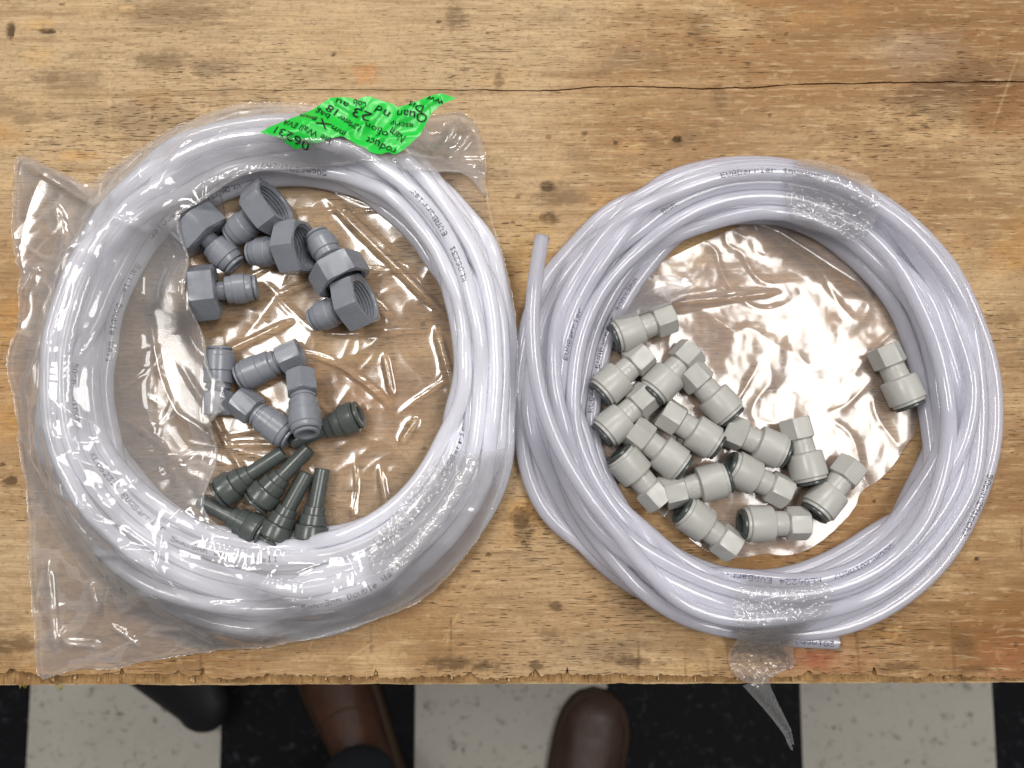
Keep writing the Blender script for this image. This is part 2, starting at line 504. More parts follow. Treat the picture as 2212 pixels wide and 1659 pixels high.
M['leather2'] = leather_mat("worn_brown_leather", (0.036, 0.019, 0.012), (0.070, 0.036, 0.024))
M['sole'] = flat("shoe_sole", (0.045, 0.025, 0.014), 0.6)
M['lining'] = flat("shoe_lining", (0.28, 0.11, 0.08), 0.7)
M['cloth'] = flat("dark_trouser_cloth", (0.028, 0.032, 0.038), 0.9, 0.1)
M['rubber'] = flat("black_rubber", (0.010, 0.010, 0.012), 0.5, 0.25)
M['fibre'] = flat("yellow_fibre", (0.42, 0.33, 0.07), 0.8)

# ------------------------------------------------------------------ floor
def bevel_box_mesh(name, sx, sy, sz, bev, mat):
    bm = bmesh.new()
    bmesh.ops.create_cube(bm, size=1.0)
    bmesh.ops.scale(bm, vec=(sx, sy, sz), verts=bm.verts)
    bmesh.ops.bevel(bm, geom=[e for e in bm.edges], offset=bev, segments=1, affect='EDGES')
    me = bpy.data.meshes.new(name)
    bm.to_mesh(me); bm.free()
    me.materials.append(mat)
    return me

TS = 0.3048
floor = mesh_obj("floor", [(-2.5, -2.0, -0.004), (2.5, -2.0, -0.004), (2.5, 2.0, -0.004), (-2.5, 2.0, -0.004)], [(0, 1, 2, 3)], M['grout'], smooth=False)
tag(floor, kind="structure")
lx = P(478, 1565, -TZ).x          # a joint between a pale and a black tile
ly = P(1106, 1659, -TZ).y - 0.06
tm = {k: bevel_box_mesh("floor_tile", TS - 0.0009, TS - 0.0009, 0.004, 0.0005, M[k]) for k in ('white_tile', 'black_tile')}
for i in range(-6, 8):
    for j in range(-3, 4):
        # black tile right of the joint lx in the row that shows
        k = 'black_tile' if (i + j) % 2 == 0 else 'white_tile'
        o = link(bpy.data.objects.new("floor_tile", tm[k]), floor)
        o.location = (lx + (i + 0.5) * TS, ly + (j + 0.5) * TS, -0.002)

# ------------------------------------------------------------------ workbench
XW = 0.62
bench = empty("workbench", (0, 0.1, TZ))
tag(bench, "worn tan plywood workbench top with splintered front edge", "workbench")
def child_local(o):      # the bench parts are built in world coordinates
    o.matrix_parent_inverse = bench.matrix_world.inverted() if False else Matrix.Translation((0, -0.1, -TZ))
    return o

xs = np.arange(-XW, XW + 1e-6, 0.0006)
yf = P(1106, 1479.5, -0.006).y          # outermost ply edge
base_edge = yf + 0.0026
chip = np.clip(n1(xs * 45, 1) * 0.5 + n1(xs * 120, 2) * 0.35, -0.2, 1) ** 1
veneer_front = base_edge + 0.0036 + 0.0030 * n1(xs * 22, 3) + 0.0020 * np.clip(chip, 0, 1) + 0.0011 * n1(xs * 300, 4) + 0.0005 * n1(xs * 800, 15)
# wedge-shaped notches broken out of the veneer
notches = [(22, .0030, .005), (262, .0010, .014), (437, .0009, .018), (384, .0018, .006), (580, .0030, .005), (812, .0012, .014), (1015, .0040, .005),
           (1155, .0034, .008), (1225, .0008, .012), (1745, .0034, .006), (1890, .0010, .014), (2010, .0020, .005)]
notch_x = np.zeros_like(xs)
for px, w, d in notches:
    x0 = P(px, 1470).x
    notch_x = np.maximum(notch_x, 0.42 * d * np.clip(1 - np.abs(xs - x0 - 0.0004 * n1(xs * 300, 5)) / w, 0, 1) ** 0.6)
veneer_front = np.maximum(veneer_front, base_edge + 0.0004) + notch_x
crack_px = [(-600, 205), (0, 200), (330, 196.5), (565, 194), (990, 194), (1042, 195), (1201, 195), (1280, 188), (1412, 187), (1518, 192), (1624, 189), (1730, 182), (1941, 178), (2212, 177), (2800, 174)]
cw = [P(a, b) for a, b in crack_px]
crack_y = np.interp(xs, [v.x for v in cw], [v.y for v in cw]) + 0.0004 * n1(xs * 90, 6) + 0.0002 * n1(xs * 400, 7)
gap = np.interp(xs, [P(200, 190).x, P(420, 190).x, P(900, 190).x, P(1150, 190).x, P(1700, 190).x, P(2212, 190).x], [0.00002, 0.0002, 0.0003, 0.00045, 0.0005, 0.0006])
gap = 1.25 * gap * (0.7 + 0.5 * n1(xs * 60, 8))

def strip_board(name, ya, yb, z, thick, mat, rows=2, zf=None):
    """board whose two long sides are the uneven lines ya(x), yb(x)"""
    n = len(xs)
    V = []
    for r in range(rows):
        f = r / (rows - 1)
        yy = ya * (1 - f) + yb * f
        zz = np.full(n, z) if zf is None else zf(f, xs)
        V.append(np.stack([xs, yy, zz], 1))
    V.insert(0, np.stack([xs, ya, np.full(n, z - thick)], 1))
    V.append(np.stack([xs, yb, np.full(n, z - thick)], 1))
    VV = np.concatenate(V)
    F = []
    m = len(V)
    idx = np.arange(n - 1)
    for r in range(m - 1):
        F.append(np.stack([r * n + idx, r * n + idx + 1, (r + 1) * n + idx + 1, (r + 1) * n + idx], 1))
    o = np_mesh(name, VV, np.concatenate(F), mat, bench, smooth=False)
    return child_local(o)

def veneer(ya, yb, z, step_rows):
    """sheet of veneer between the uneven lines ya(x), yb(x): gridded so that dents and face colour sit on it"""
    gx = np.concatenate([np.linspace(-XW, -0.37, 6)[:-1], np.arange(-0.37, 0.37, 0.00095), np.linspace(0.37, XW, 6)])
    a = np.interp(gx, xs, ya); b = np.interp(gx, xs, yb)
    rows = np.array(step_rows)
    Yg = a[None, :] + (b - a)[None, :] * rows[:, None]
    Xg = np.repeat(gx[None, :], len(rows), 0)
    col, dens, dep = wood_wear_falloff(Xg.ravel(), Yg.ravel())
    dep = dep.reshape(Xg.shape); dep[0] = 0; dep[-1] = 0
    Zg = z + dep + 0.00012 * fbm(Xg * 40, Yg * 60, 2, 221)
    n = len(gx)
    low0 = np.stack([gx, a, np.full(n, z - 0.0014)], 1); low1 = np.stack([gx, b, np.full(n, z - 0.0014)], 1)
    V = np.concatenate([low0, np.stack([Xg, Yg, Zg], -1).reshape(-1, 3), low1])
    C = np.concatenate([np.c_[col, dens][:n], np.c_[col, dens], np.c_[col, dens][-n:]])
    m = len(rows) + 2
    i = np.arange(m - 1)[:, None]; k = np.arange(n - 1)[None, :]
    F = np.stack([i * n + k, i * n + k + 1, (i + 1) * n + k + 1, (i + 1) * n + k], -1).reshape(-1, 4)
    o = np_mesh("veneer_board", V, F, M['wood'], bench, smooth=False)
    at = o.data.attributes.new("wear_falloff", 'FLOAT_COLOR', 'POINT')
    at.data.foreach_set("color", C.astype(np.float32).ravel())
    return child_local(o)
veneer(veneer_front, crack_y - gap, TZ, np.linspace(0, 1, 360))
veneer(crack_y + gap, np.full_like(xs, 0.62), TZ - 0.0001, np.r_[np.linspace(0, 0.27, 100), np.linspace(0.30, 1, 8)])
ply2_front = base_edge - 0.0006 + 0.0005 * n1(xs * 30, 9) + 0.0005 * n1(xs * 350, 10) + notch_x * 0.15
o = strip_board("cross_ply_layer", ply2_front, np.full_like(xs, 0.61), TZ - 0.0016, 0.006, M['ply2'], 3,
                lambda f, x: np.full(len(x), TZ - 0.0016) + (-0.0016 + 0.0006 * n1(x * 500, 12) if f == 0 else 0.0))
ply3_front = np.full_like(xs, yf) + 0.0004 * n1(xs * 40, 13) + 0.0006 * np.clip(n1(xs * 130, 14), 0, 1)
strip_board("pale_ply_layer", ply3_front, np.full_like(xs, 0.60), TZ - 0.0078, 0.002, M['ply3'])
strip_board("plywood_core", np.full_like(xs, yf + 0.0035), np.full_like(xs, 0.60), TZ - 0.0102, 0.018, M['core'])
# raised fibres torn along the splintered edge
def fibre_tuft(px, py, n, ln):
    V, F = [], []
    for k in range(n):
        a = P(px + random.uniform(-9, 9), py, -0.006)
        d = Vector((random.uniform(-.5, .5), -1, random.uniform(-.6, .1))).normalized() * ln * random.uniform(.5, 1)
        s = Vector((0.00025, 0, 0)); u = Vector((0, 0, 0.0002))
        b0 = len(V)
        V += [a - s, a + s, a + u, a + d * 0.6 + s * 0.6 + u * 2, a + d]
        F += [(b0, b0 + 1, b0 + 3), (b0 + 1, b0 + 2, b0 + 3), (b0 + 2, b0, b0 + 3), (b0, b0 + 3, b0 + 4), (b0 + 1, b0 + 3, b0 + 4), (b0 + 2, b0 + 3, b0 + 4)]
    o = mesh_obj("frayed_fibres", V, F, M['fibre'], bench, smooth=False)
    child_local(o)
fibre_tuft(50, 1479, 9, 0.004)
fibre_tuft(128, 1480, 10, 0.0045)
# torn splinters standing on the cross-ply where the veneer broke away
sp_me = []
for k in range(4):
    w, l, h = 0.0005, 0.0035 + 0.0012 * k, 0.0007
    me = bpy.data.meshes.new("splinter")
    me.from_pydata([(-w, 0, 0), (w, 0, 0), (w * .3, l, 0), (-w * .5, l * .8, 0), (-w * .6, 0.0004, h), (w * .6, 0, h * .8), (0, l * .6, h)], [],
                   [(0, 1, 5, 4), (1, 2, 6, 5), (2, 3, 6), (3, 0, 4, 6), (4, 5, 6)])
    me.materials.append(M['ply2'] if k % 2 else M['ply3'])
    sp_me.append(me)
for k in range(90):
    x = random.uniform(-0.34, 0.34)
    yv = float(np.interp(x, xs, veneer_front))
    yy = random.uniform(float(np.interp(x, xs, ply2_front)) + 0.0006, yv)
    o = link(bpy.data.objects.new("splinter", sp_me[k % 4]), bench)
    child_local(o)
    o.location = (x, yy, TZ - 0.0017)
    o.rotation_euler = (0, 0, random.uniform(-0.12, 0.12))
    o.scale = (random.uniform(.6, 1.3), random.uniform(.4, .9), random.uniform(.6, 1.3))

# ------------------------------------------------------------------ tube coils
TR = 0.004   # 8 mm tube

def relax_coil(rt, seed_z, iters=420):
    """rt: target radius of every strand at every angle. Strands settle without crossing through each other."""
    ns, na = rt.shape
    r = rt.copy()
    z = seed_z.copy()
    D = 2 * TR
    iu, ju = np.triu_indices(ns, 1)
    for it in range(iters):
        r += 0.03 * (rt - r)
        z -= 0.00010
        for arr in (r, z):
            f = arr.reshape(-1)
            sm = f.copy()
            sm[1:-1] = 0.25 * f[:-2] + 0.5 * f[1:-1] + 0.25 * f[2:]
            f += 0.75 * (sm - f)
        for _ in range(2):
            dr = r[iu] - r[ju]; dz = z[iu] - z[ju]
            d = np.sqrt(dr * dr + dz * dz) + 1e-9
            ov = np.clip(D - d, 0, None) * 0.42
            cx = ov * dr / d * 0.5; cz = ov * dz / d * 0.5
            np.add.at(r, iu, cx); np.add.at(r, ju, -cx)
            np.add.at(z, iu, cz); np.add.at(z, ju, -cz)
        np.maximum(z, TR + 0.0006, out=z)
    return r, z

def lane(order, na, width=0.16, seed=3):
    """lane of the tube at every sample; each turn changes lane at its own place round the ring"""
    rg = np.random.default_rng(seed)
    n = len(order)
    u = np.arange(n * na) / na
    b = np.full(n * na, float(order[0]))
    for j in range(1, n):
        uc = j + rg.uniform(-0.45, 0.45)
        k = np.clip((u - uc) / (2 * width) + 0.5, 0, 1)
        b += (order[j] - order[j - 1]) * k * k * (3 - 2 * k)
    return b.reshape(n, na)

def smooth_path(p, it=6):
    for _ in range(it):
        q = p.copy()
        q[1:-1] = 0.25 * p[:-2] + 0.5 * p[1:-1] + 0.25 * p[2:]
        p = q
    return p

def resample(p, step):
    d = np.r_[0, np.cumsum(np.linalg.norm(np.diff(p, axis=0), axis=1))]
    s = np.linspace(0, d[-1], int(d[-1] / step))
    return np.stack([np.interp(s, d, p[:, k]) for k in range(3)], 1)

def catmull(pts, per=12):
    pts = [np.array(p) for p in pts]
    pts = [2 * pts[0] - pts[1]] + pts + [2 * pts[-1] - pts[-2]]
    out = []
    for i in range(1, len(pts) - 2):
        p0, p1, p2, p3 = pts[i - 1:i + 3]
        for k in range(per):
            t = k / per
            out.append(0.5 * ((2 * p1) + (-p0 + p2) * t + (2 * p0 - 5 * p1 + 4 * p2 - p3) * t * t + (-p0 + 3 * p1 - 3 * p2 + p3) * t ** 3))
    out.append(pts[-2])
    return np.array(out)

def frames(p):
    t = np.gradient(p, axis=0)
    t /= np.linalg.norm(t, axis=1)[:, None]
    up = np.array([0, 0, 1.0])
    left = np.cross(up, t)
    left /= np.linalg.norm(left, axis=1)[:, None] + 1e-12
    n = np.cross(t, left)
    return t, left, n

def tube_mesh(name, p, mat, parent=None, sides=16):
    t, l, n = frames(p)
    a = np.arange(sides) / sides * 2 * np.pi
    ring = p[:, None, :] + TR * (np.cos(a)[None, :, None] * l[:, None, :] + np.sin(a)[None, :, None] * n[:, None, :])
    V = ring.reshape(-1, 3)
    m = len(p)
    i = np.arange(m - 1)[:, None]; k = np.arange(sides)[None, :]
    k2 = (k + 1) % sides
    F = np.stack([(i * sides + k), (i * sides + k2), ((i + 1) * sides + k2), ((i + 1) * sides + k)], -1).reshape(-1, 4)
    return np_mesh(name, V, F, mat, parent)

def tube_end(p, at_start, parent, mat):
    """cut end: a flat ring of wall round the bore, and the bore running a little way in"""
    q = p if at_start else p[::-1]
    t, l, n = frames(q)
    seg = 20
    a = np.arange(seg) / seg * 2 * np.pi
    def ringpts(i, rad):
        return [tuple(q[i] + rad * (math.cos(x) * l[i] + math.sin(x) * n[i])) for x in a]
    V = ringpts(0, TR) + ringpts(0, 0.0023)
    F = [(k, (k + 1) % seg, seg + (k + 1) % seg, seg + k) for k in range(seg)]
    mesh_obj("cut_end", V, F, mat, parent)
    V = []
    idxs = range(0, 9)
    for i in idxs:
        V += ringpts(i, 0.0023)
    m = len(list(idxs))
    F = [(i * seg + k, i * seg + (k + 1) % seg, (i + 1) * seg + (k + 1) % seg, (i + 1) * seg + k) for i in range(m - 1) for k in range(seg)]
    F.append(tuple(range((m - 1) * seg, m * seg)))
    mesh_obj("bore", V, F, M['bore'], parent)

GLYPH = {'K': (0x7F, 8, 0x14, 0x22, 0x41), 'L': (0x7F, 0x40, 0x40, 0x40, 0x40), '0': (0x3E, 0x41, 0x41, 0x41, 0x3E), '1': (0, 0x42, 0x7F, 0x40, 0),
         '2': (0x42, 0x61, 0x51, 0x49, 0x46), '3': (0x21, 0x41, 0x45, 0x4B, 0x31), '4': (0x18, 0x14, 0x12, 0x7F, 0x10), '5': (0x27, 0x45, 0x45, 0x45, 0x39),
         '6': (0x3C, 0x4A, 0x49, 0x49, 0x30), '8': (0x36, 0x49, 0x49, 0x49, 0x36), 'E': (0x7F, 0x49, 0x49, 0x49, 0x41), 'V': (0x1F, 0x20, 0x40, 0x20, 0x1F),
         'A': (0x7E, 0x11, 0x11, 0x11, 0x7E), 'B': (0x7F, 0x49, 0x49, 0x49, 0x36), 'D': (0x7F, 0x41, 0x41, 0x22, 0x1C), 'W': (0x3F, 0x40, 0x38, 0x40, 0x3F),
         'a': (0x20, 0x54, 0x54, 0x54, 0x78), 'b': (0x7F, 0x48, 0x44, 0x44, 0x38), 'c': (0x38, 0x44, 0x44, 0x44, 0x20), 'e': (0x38, 0x54, 0x54, 0x54, 0x18),
         'h': (0x7F, 8, 4, 4, 0x78), 'i': (0, 0x44, 0x7D, 0x40, 0), 'l': (0, 0x41, 0x7F, 0x40, 0), 'm': (0x7C, 4, 0x18, 4, 0x78), 'n': (0x7C, 8, 4, 4, 0x78),
         'o': (0x38, 0x44, 0x44, 0x44, 0x38), 'r': (0x7C, 8, 4, 4, 8), 'u': (0x3C, 0x40, 0x40, 0x20, 0x7C), 'x': (0x44, 0x28, 0x10, 0x28, 0x44),
         '(': (0, 0x1C, 0x22, 0x41, 0), ')': (0, 0x41, 0x22, 0x1C, 0), '/': (0x20, 0x10, 8, 4, 2), ' ': (0,) * 5}

def print_on_tube(path, px, py, text, direction, parent, mat, pitch=0.0030, height=0.0029, name="printed_line"):
    """dot-printed line that runs along the tube from the place seen at (px, py)"""
    pr = project(path + np.array((0, 0, TR)))
    d2 = np.hypot(pr[:, 0] - px, pr[:, 1] - py)
    near = np.where(d2 < 15)[0]
    if len(near) == 0:
        near = np.argsort(d2)[:5]
    i0 = near[np.argmax(path[near, 2] - 0.0004 * d2[near])]
    seg = np.linalg.norm(np.diff(path, axis=0), axis=1)
    cum = np.r_[0, np.cumsum(seg)]
    t, l, n = frames(path)
    s0 = cum[i0]
    # side of the tube on which the ink shows: shift from the crown toward the aimed-at place
    c0 = path[i0]
    w = np.array(P(px, py, c0[2] + TR - TZ))
    v0 = float(np.clip(np.dot(w - c0, l[i0]) * direction, -0.002, 0.002))
    phi0 = math.asin(v0 / TR)
    V, F = [], []
    dot = height / 7 * 0.56
    lat = l * direction
    for ci, ch in enumerate(text):
        g = GLYPH.get(ch, (0,) * 5)
        for cx in range(5):
            for cy in range(7):
                if not (g[cx] >> cy) & 1:
                    continue
                if random.random() < 0.10:
                    continue
                u = ci * pitch + cx * pitch / 6.3
                v = (3 - cy) * height / 7
                cs = []
                for du, dv in ((-dot, -dot), (dot, -dot), (dot, dot), (-dot, dot)):
                    s = s0 + direction * (u + du)
                    f = np.interp(s, cum, np.arange(len(path)))
                    k = int(min(max(f, 0), len(path) - 2)); fr = f - k
                    c = path[k] * (1 - fr) + path[k + 1] * fr
                    ph = phi0 + (v + dv) / TR
                    cs.append(c + (TR + 0.00006) * (math.sin(ph) * lat[k] + math.cos(ph) * n[k]))
                b = len(V)
                V += cs
                F.append((b, b + 1, b + 2, b + 3) if direction > 0 else (b + 3, b + 2, b + 1, b))
    o = mesh_obj(name, V, F, mat, parent, smooth=False)
    o["label"] = "dot-printed lettering on the tube"
    return o

NA = 180
def coil_points(cx, cy, r, z, th0):
    ns, na = r.shape
    th = th0 + np.arange(na) / na * 2 * np.pi
    x = cx + r * np.cos(th)[None, :]
    y = cy + r * np.sin(th)[None, :]
    return np.stack([x, y, TZ + z], -1).reshape(-1, 3)

def inner_radius(c, th, east, north, west, south):
    """inner radius round the ring from the four places where its inside edge is seen (px, py, height)"""
    r = []
    for q in (east, north, west, south):
        w = P(*q)
        r.append(math.hypot(w.x - c.x, w.y - c.y))
    cc, ss = np.cos(th), np.sin(th)
    return np.clip(cc, 0, 1) ** 2 * r[0] + np.clip(ss, 0, 1) ** 2 * r[1] + np.clip(-cc, 0, 1) ** 2 * r[2] + np.clip(-ss, 0, 1) ** 2 * r[3]

# ---- left coil
cL = P(607, 790, 0.02)
nsL = 16
th0L = R_(200)
thL = th0L + np.arange(NA) / NA * 2 * np.pi
rt = np.zeros((nsL, NA))
order = [0.55, 0.1, 0.9, 0.35, 0.75, 0.2, 0.0, 1.0, 0.6, 0.4, 0.15, 0.8, 0.5, 0.05, 0.3, 0.68]
LN = lane(order, NA, 0.30)
rinL = inner_radius(cL, thL, (995, 790, .026), (607, 380, .006), (228, 790, .006), (607, 1165, .026))
for j in range(nsL):
    b = LN[j]
    rr = rinL + TR + 0.0165 * b
    south = np.clip(-np.sin(thL), 0, 1) ** 1.3
    north = np.clip(np.sin(thL), 0, 1) ** 1.3
    west = np.clip(-np.cos(thL), 0, 1) ** 1.5
    rt[j] = rr + south * (0.001 + 0.027 * b) + north * 0.006 * b + west * 0.006 * b
    rt[j] += 0.0016 * n1(np.arange(NA) / NA * 5 + j * 5.0, 40)
zs = TR + 0.002 + 0.030 * lane([((k * 5) % 8) / 8 for k in range(nsL)], NA, 0.16, 5)
rL, zL = relax_coil(rt, zs)
pathL = resample(smooth_path(coil_points(cL.x, cL.y, rL, zL, th0L), 4), 0.0036)
coilL = tube_mesh("tube_coil", pathL, M['tube_a'])
tag(coilL, "coil of milky white tubing inside the torn plastic bag with green sticker", "tubing", "tubing coils on the bench")

# ---- right coil
cR = P(1655, 868, 0.018)
nsR = 14
start_px = (1392, 1218)
sp = P(*start_px, 0.03)
th0R = math.atan2(sp.y - cR.y, sp.x - cR.x) % (2 * math.pi)
thR = th0R + np.arange(NA) / NA * 2 * np.pi
rt = np.zeros((nsR, NA))
order = [0.62, 0.2, 0.95, 0.45, 0.05, 0.8, 0.3, 1.0, 0.55, 0.15, 0.7, 0.38, 0.6, 0.85]
LN = lane(order, NA, 0.30, 8)
rinR = inner_radius(cR, thR, (1990, 868, .008), (1650, 472, .008), (1285, 868, .022), (1650, 1250, .022))
for j in range(nsR):
    b = LN[j]
    ew = np.abs(np.cos(thR)) ** 1.5
    rt[j] = rinR + TR + 0.024 * b + ew * 0.008 * b
    # the strands fan apart at the upper left and cross over one another
    fan = np.exp(-((((thR - R_(150) + math.pi) % (2 * math.pi)) - math.pi) / 0.55) ** 2)
    rt[j] += fan * 0.012 * math.sin(j * 2.4 + 0.6)
    rt[j] += 0.0036 * n1(np.arange(NA) / NA * 4 + j * 4.0, 41)
zs = TR + 0.001 + 0.030 * lane([1.5, 0.9] + [((k * 3) % 7) / 7 for k in range(2, nsR - 1)] + [0.0], NA, 0.2, 9)
rt[-1] += np.linspace(0, 1, NA) ** 6 * 0.004
rR, zR = relax_coil(rt, zs)
ring = coil_points(cR.x, cR.y, rR, zR, th0R)
zt = float(ring[0, 2]) - TZ
top_tail = catmull([P(1171, 512, 0.035), P(1153, 620, 0.038), P(1149, 720, 0.039), P(1163, 845, 0.038), P(1208, 970, 0.037), P(1275, 1080, 0.035)], 10)
end_tail = catmull([P(1500, 1340, 0.006), P(1570, 1362, 0.0048), P(1690, 1381, 0.0046), P(1809, 1387, 0.0046)], 10)
a0 = 6
lastpart = ring[:-10]
pathR = np.concatenate([top_tail, lastpart[a0:], end_tail])
pathR = resample(pathR, 0.003)
pathR = resample(smooth_path(pathR, 26), 0.0036)
coilR = tube_mesh("tube_coil", pathR, M['tube_b'])
tag(coilR, "coil of clear milky tubing with loose cut ends, right of the bagged coil", "tubing", "tubing coils on the bench")
tube_end(pathR, True, coilR, M['tube_b'])
tube_end(pathR, False, coilR, M['tube_b'])

TXL = "50cm(20inch)   KL06231 / EVABarrier 5mmx8mm Double Wall   "
for px, py, s in [(700, 374, "50cm(20inch)"), (512, 402, "KL06231  EVABarrier"), (303, 575, "Barrier Double Wall"),
                  (163, 785, "50cm(20inch)"), (204, 978, "KL06231/ EVABarrier"), (365, 1160, "5mmx8mm Double Wall"),
                  (660, 1312, "5mmx8mm Double Wall"), (955, 1030, "EVABarrier 5mmx8mm Double"), (1004, 610, "KL06231  EVABarrier")]:
    print_on_tube(pathL, px, py, s, 1 if (px, py) != (1004, 610) else 1, coilL, M['ink'])
for px, py, s, mt in [(1272, 890, "KL06224 EVABarrier 4mmx8mm", 'ink'), (1224, 770, "EVABarrier", 'ink'), (1930, 1180, "50cm(20inch)  KL06224 EVABarrier 4mmx8mm", 'ink_blue'),
                      (2050, 1175, "KL06224 EVABarrier 4mmx8mm", 'ink_blue'), (2142, 1020, "50cm(20inch)", 'ink'), (1560, 378, "EVABarrier 4mmx8mm", 'ink'),
                      (1806, 1392, "20inch) KL06224 EVABarrier 4mmx8mm", 'ink_blue'), (1950, 1090, "EVABarrier 4mmx8mm", 'ink_blue'), (1435, 455, "8mm", 'ink')]:
    print_on_tube(pathR, px, py, s, -1, coilR, M[mt])

# ------------------------------------------------------------------ fittings
SEG = 48
def lathe(name, prof, mat, parent, hexr=None, cap=(False, False), sharp=28, seg=SEG):
    """prof: (x, r) along the local X axis; hexr: apothem of a six-sided section, r then only clips the corners"""
    V, F = [], []
    for x, r in prof:
        for k in range(seg):
            a = 2 * math.pi * k / seg
            rr = r
            if hexr is not None:
                m = (a + math.pi / 6) % (math.pi / 3) - math.pi / 6
                rr = min(r, hexr / math.cos(m))
            V.append((x, rr * math.cos(a + math.pi / 2), rr * math.sin(a + math.pi / 2)))
    n = len(prof)
    for i in range(n - 1):
        for k in range(seg):
            k2 = (k + 1) % seg
            F.append((i * seg + k2, i * seg + k, (i + 1) * seg + k, (i + 1) * seg + k2))
    if cap[0]: F.append(tuple(range(seg)))
    if cap[1]: F.append(tuple((n - 1) * seg + seg - 1 - k for k in range(seg)))
    return mesh_obj(name, V, F, mat, parent, smooth=True, sharp=sharp)

mm = 0.001
def prof(*pts):
    return [(a * mm, b * mm) for a, b in pts]

def text_mesh(s, size, extrude=0.0):
    cu = bpy.data.curves.new("lettering", 'FONT')
    cu.body = s
    cu.size = size
    cu.resolution_u = 3
    cu.extrude = extrude
    ob = bpy.data.objects.new("lettering", cu)
    COL.objects.link(ob)
    dg = bpy.context.evaluated_depsgraph_get()
    dg.update()
    me = bpy.data.meshes.new_from_object(ob.evaluated_get(dg))
    bpy.data.objects.remove(ob)
    bpy.data.curves.remove(cu)
    return me

def moulded_mark(parent, s, x0, r, size, mat):
    """raised lettering bent round the barrel"""
    me = text_mesh(s, size)
    for v in me.vertices:
        ang = v.co.x / r
        ax = x0 + v.co.y
        v.co = (ax, -(r + 0.00012) * math.sin(ang - 0.35), (r + 0.00012) * math.cos(ang - 0.35))
    me.materials.append(mat)
    return link(bpy.data.objects.new("moulded_mark", me), parent)

def make_hex_nut():
    r = empty("hex_nut_fitting")
    h = lathe("hex_socket", prof((13.6, 6.0), (13.6, 12.3), (12.6, 15.2), (11.5, 15.7), (1.2, 15.7), (0.3, 14.9), (0.0, 13.2), (0.0, 12.0), (0.6, 11.4), (0.9, 11.3)), M['gray'], r, hexr=13.5 * mm)
    th = []
    x = 0.9
    while x < 11.0:
        th += [(x, 11.3), (x + 0.5, 10.6), (x + 0.9, 10.6), (x + 1.4, 11.3)]
        x += 1.8
    th += [(11.5, 11.0), (11.6, 4.0), (9.6, 3.8), (9.4, 2.4), (11.2, 2.2)]
    lathe("thread", prof(*th), M['gray'], h, cap=(False, True))
    lathe("body", prof((13.0, 5.0), (16.8, 5.0), (17.4, 6.9), (17.9, 7.4), (21.0, 7.5), (21.1, 7.9), (21.5, 8.15), (27.6, 8.15), (27.9, 7.9), (28.0, 7.55), (30.4, 7.3), (31.3, 6.9), (31.5, 6.2), (31.6, 4.0)), M['gray'], r)
    c = lathe("collet", prof((31.3, 5.3), (32.0, 5.3), (32.1, 6.3), (32.4, 6.6), (33.4, 6.5), (33.7, 6.1), (33.75, 4.6), (33.2, 4.2), (27, 4.1)), M['gray'], r)
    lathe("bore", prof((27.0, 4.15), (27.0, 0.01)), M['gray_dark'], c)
    moulded_mark(r, "dmfit", 0.0184, 7.45 * mm, 0.0030, M['gray'])
    return r

def make_hex_socket():
    r = empty("hex_socket_fitting")
    h = lathe("hex_socket", prof((13.0, 5.0), (13.0, 6.6), (12.4, 8.0), (11.8, 8.6), (1.2, 8.6), (0.4, 8.1), (0.0, 7.2), (0.0, 5.2), (0.5, 4.8), (10, 4.8)), M['gray'], r, hexr=7.45 * mm)
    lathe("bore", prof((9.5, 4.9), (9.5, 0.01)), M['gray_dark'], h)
    lathe("body", prof((12.5, 5.2), (14.0, 5.4), (14.3, 6.6), (14.9, 6.7), (15.6, 6.7), (15.8, 6.2), (16.8, 6.2), (17.2, 7.3), (17.7, 7.7), (23.6, 7.8), (23.8, 8.15), (24.2, 8.4), (31.6, 8.4), (31.9, 8.15), (32.1, 7.8), (34.0, 7.6), (34.8, 7.0), (35.0, 6.0), (35.0, 4.0)), M['gray'], r)
    c = lathe("collet", prof((34.8, 5.4), (35.4, 5.4), (35.6, 6.4), (36.4, 6.5), (36.9, 6.0), (36.9, 4.6), (36.4, 4.2), (29, 4.1)), M['gray'], r)
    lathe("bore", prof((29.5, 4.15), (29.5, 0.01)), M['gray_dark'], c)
    moulded_mark(r, "dmfit", 0.0190, 7.78 * mm, 0.0030, M['gray'])
    return r

def make_stem():
    r = empty("stem_reducer")
    s = lathe("stem", prof((12, 2.6), (0.3, 2.7), (0.0, 3.2), (0.2, 3.9), (0.6, 4.15), (21.0, 4.2)), M['green_gray'], r)
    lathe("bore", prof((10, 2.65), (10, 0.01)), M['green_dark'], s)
    lathe("collar", prof((20.5, 4.0), (20.5, 5.3), (20.8, 5.7), (24.6, 5.9), (25.0, 5.7), (25.0, 5.0)), M['green_gray'], r)
    lathe("body", prof((24.6, 5.0), (24.8, 6.6), (25.2, 7.0), (29.8, 7.3), (30.1, 7.1), (30.2, 7.6), (30.6, 8.5), (31.2, 8.75), (37.2, 8.75), (37.6, 8.4), (37.7, 7.9), (38.2, 7.8), (38.4, 7.0), (38.4, 4.5)), M['green_gray'], r)
    c = lathe("collet", prof((38.2, 6.0), (38.9, 6.0), (39.0, 7.4), (39.4, 7.8), (40.2, 7.8), (40.6, 7.3), (40.7, 5.0), (40.2, 4.4), (32, 4.2)), M['green_gray'], r)
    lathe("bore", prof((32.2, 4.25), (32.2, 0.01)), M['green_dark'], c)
    return r

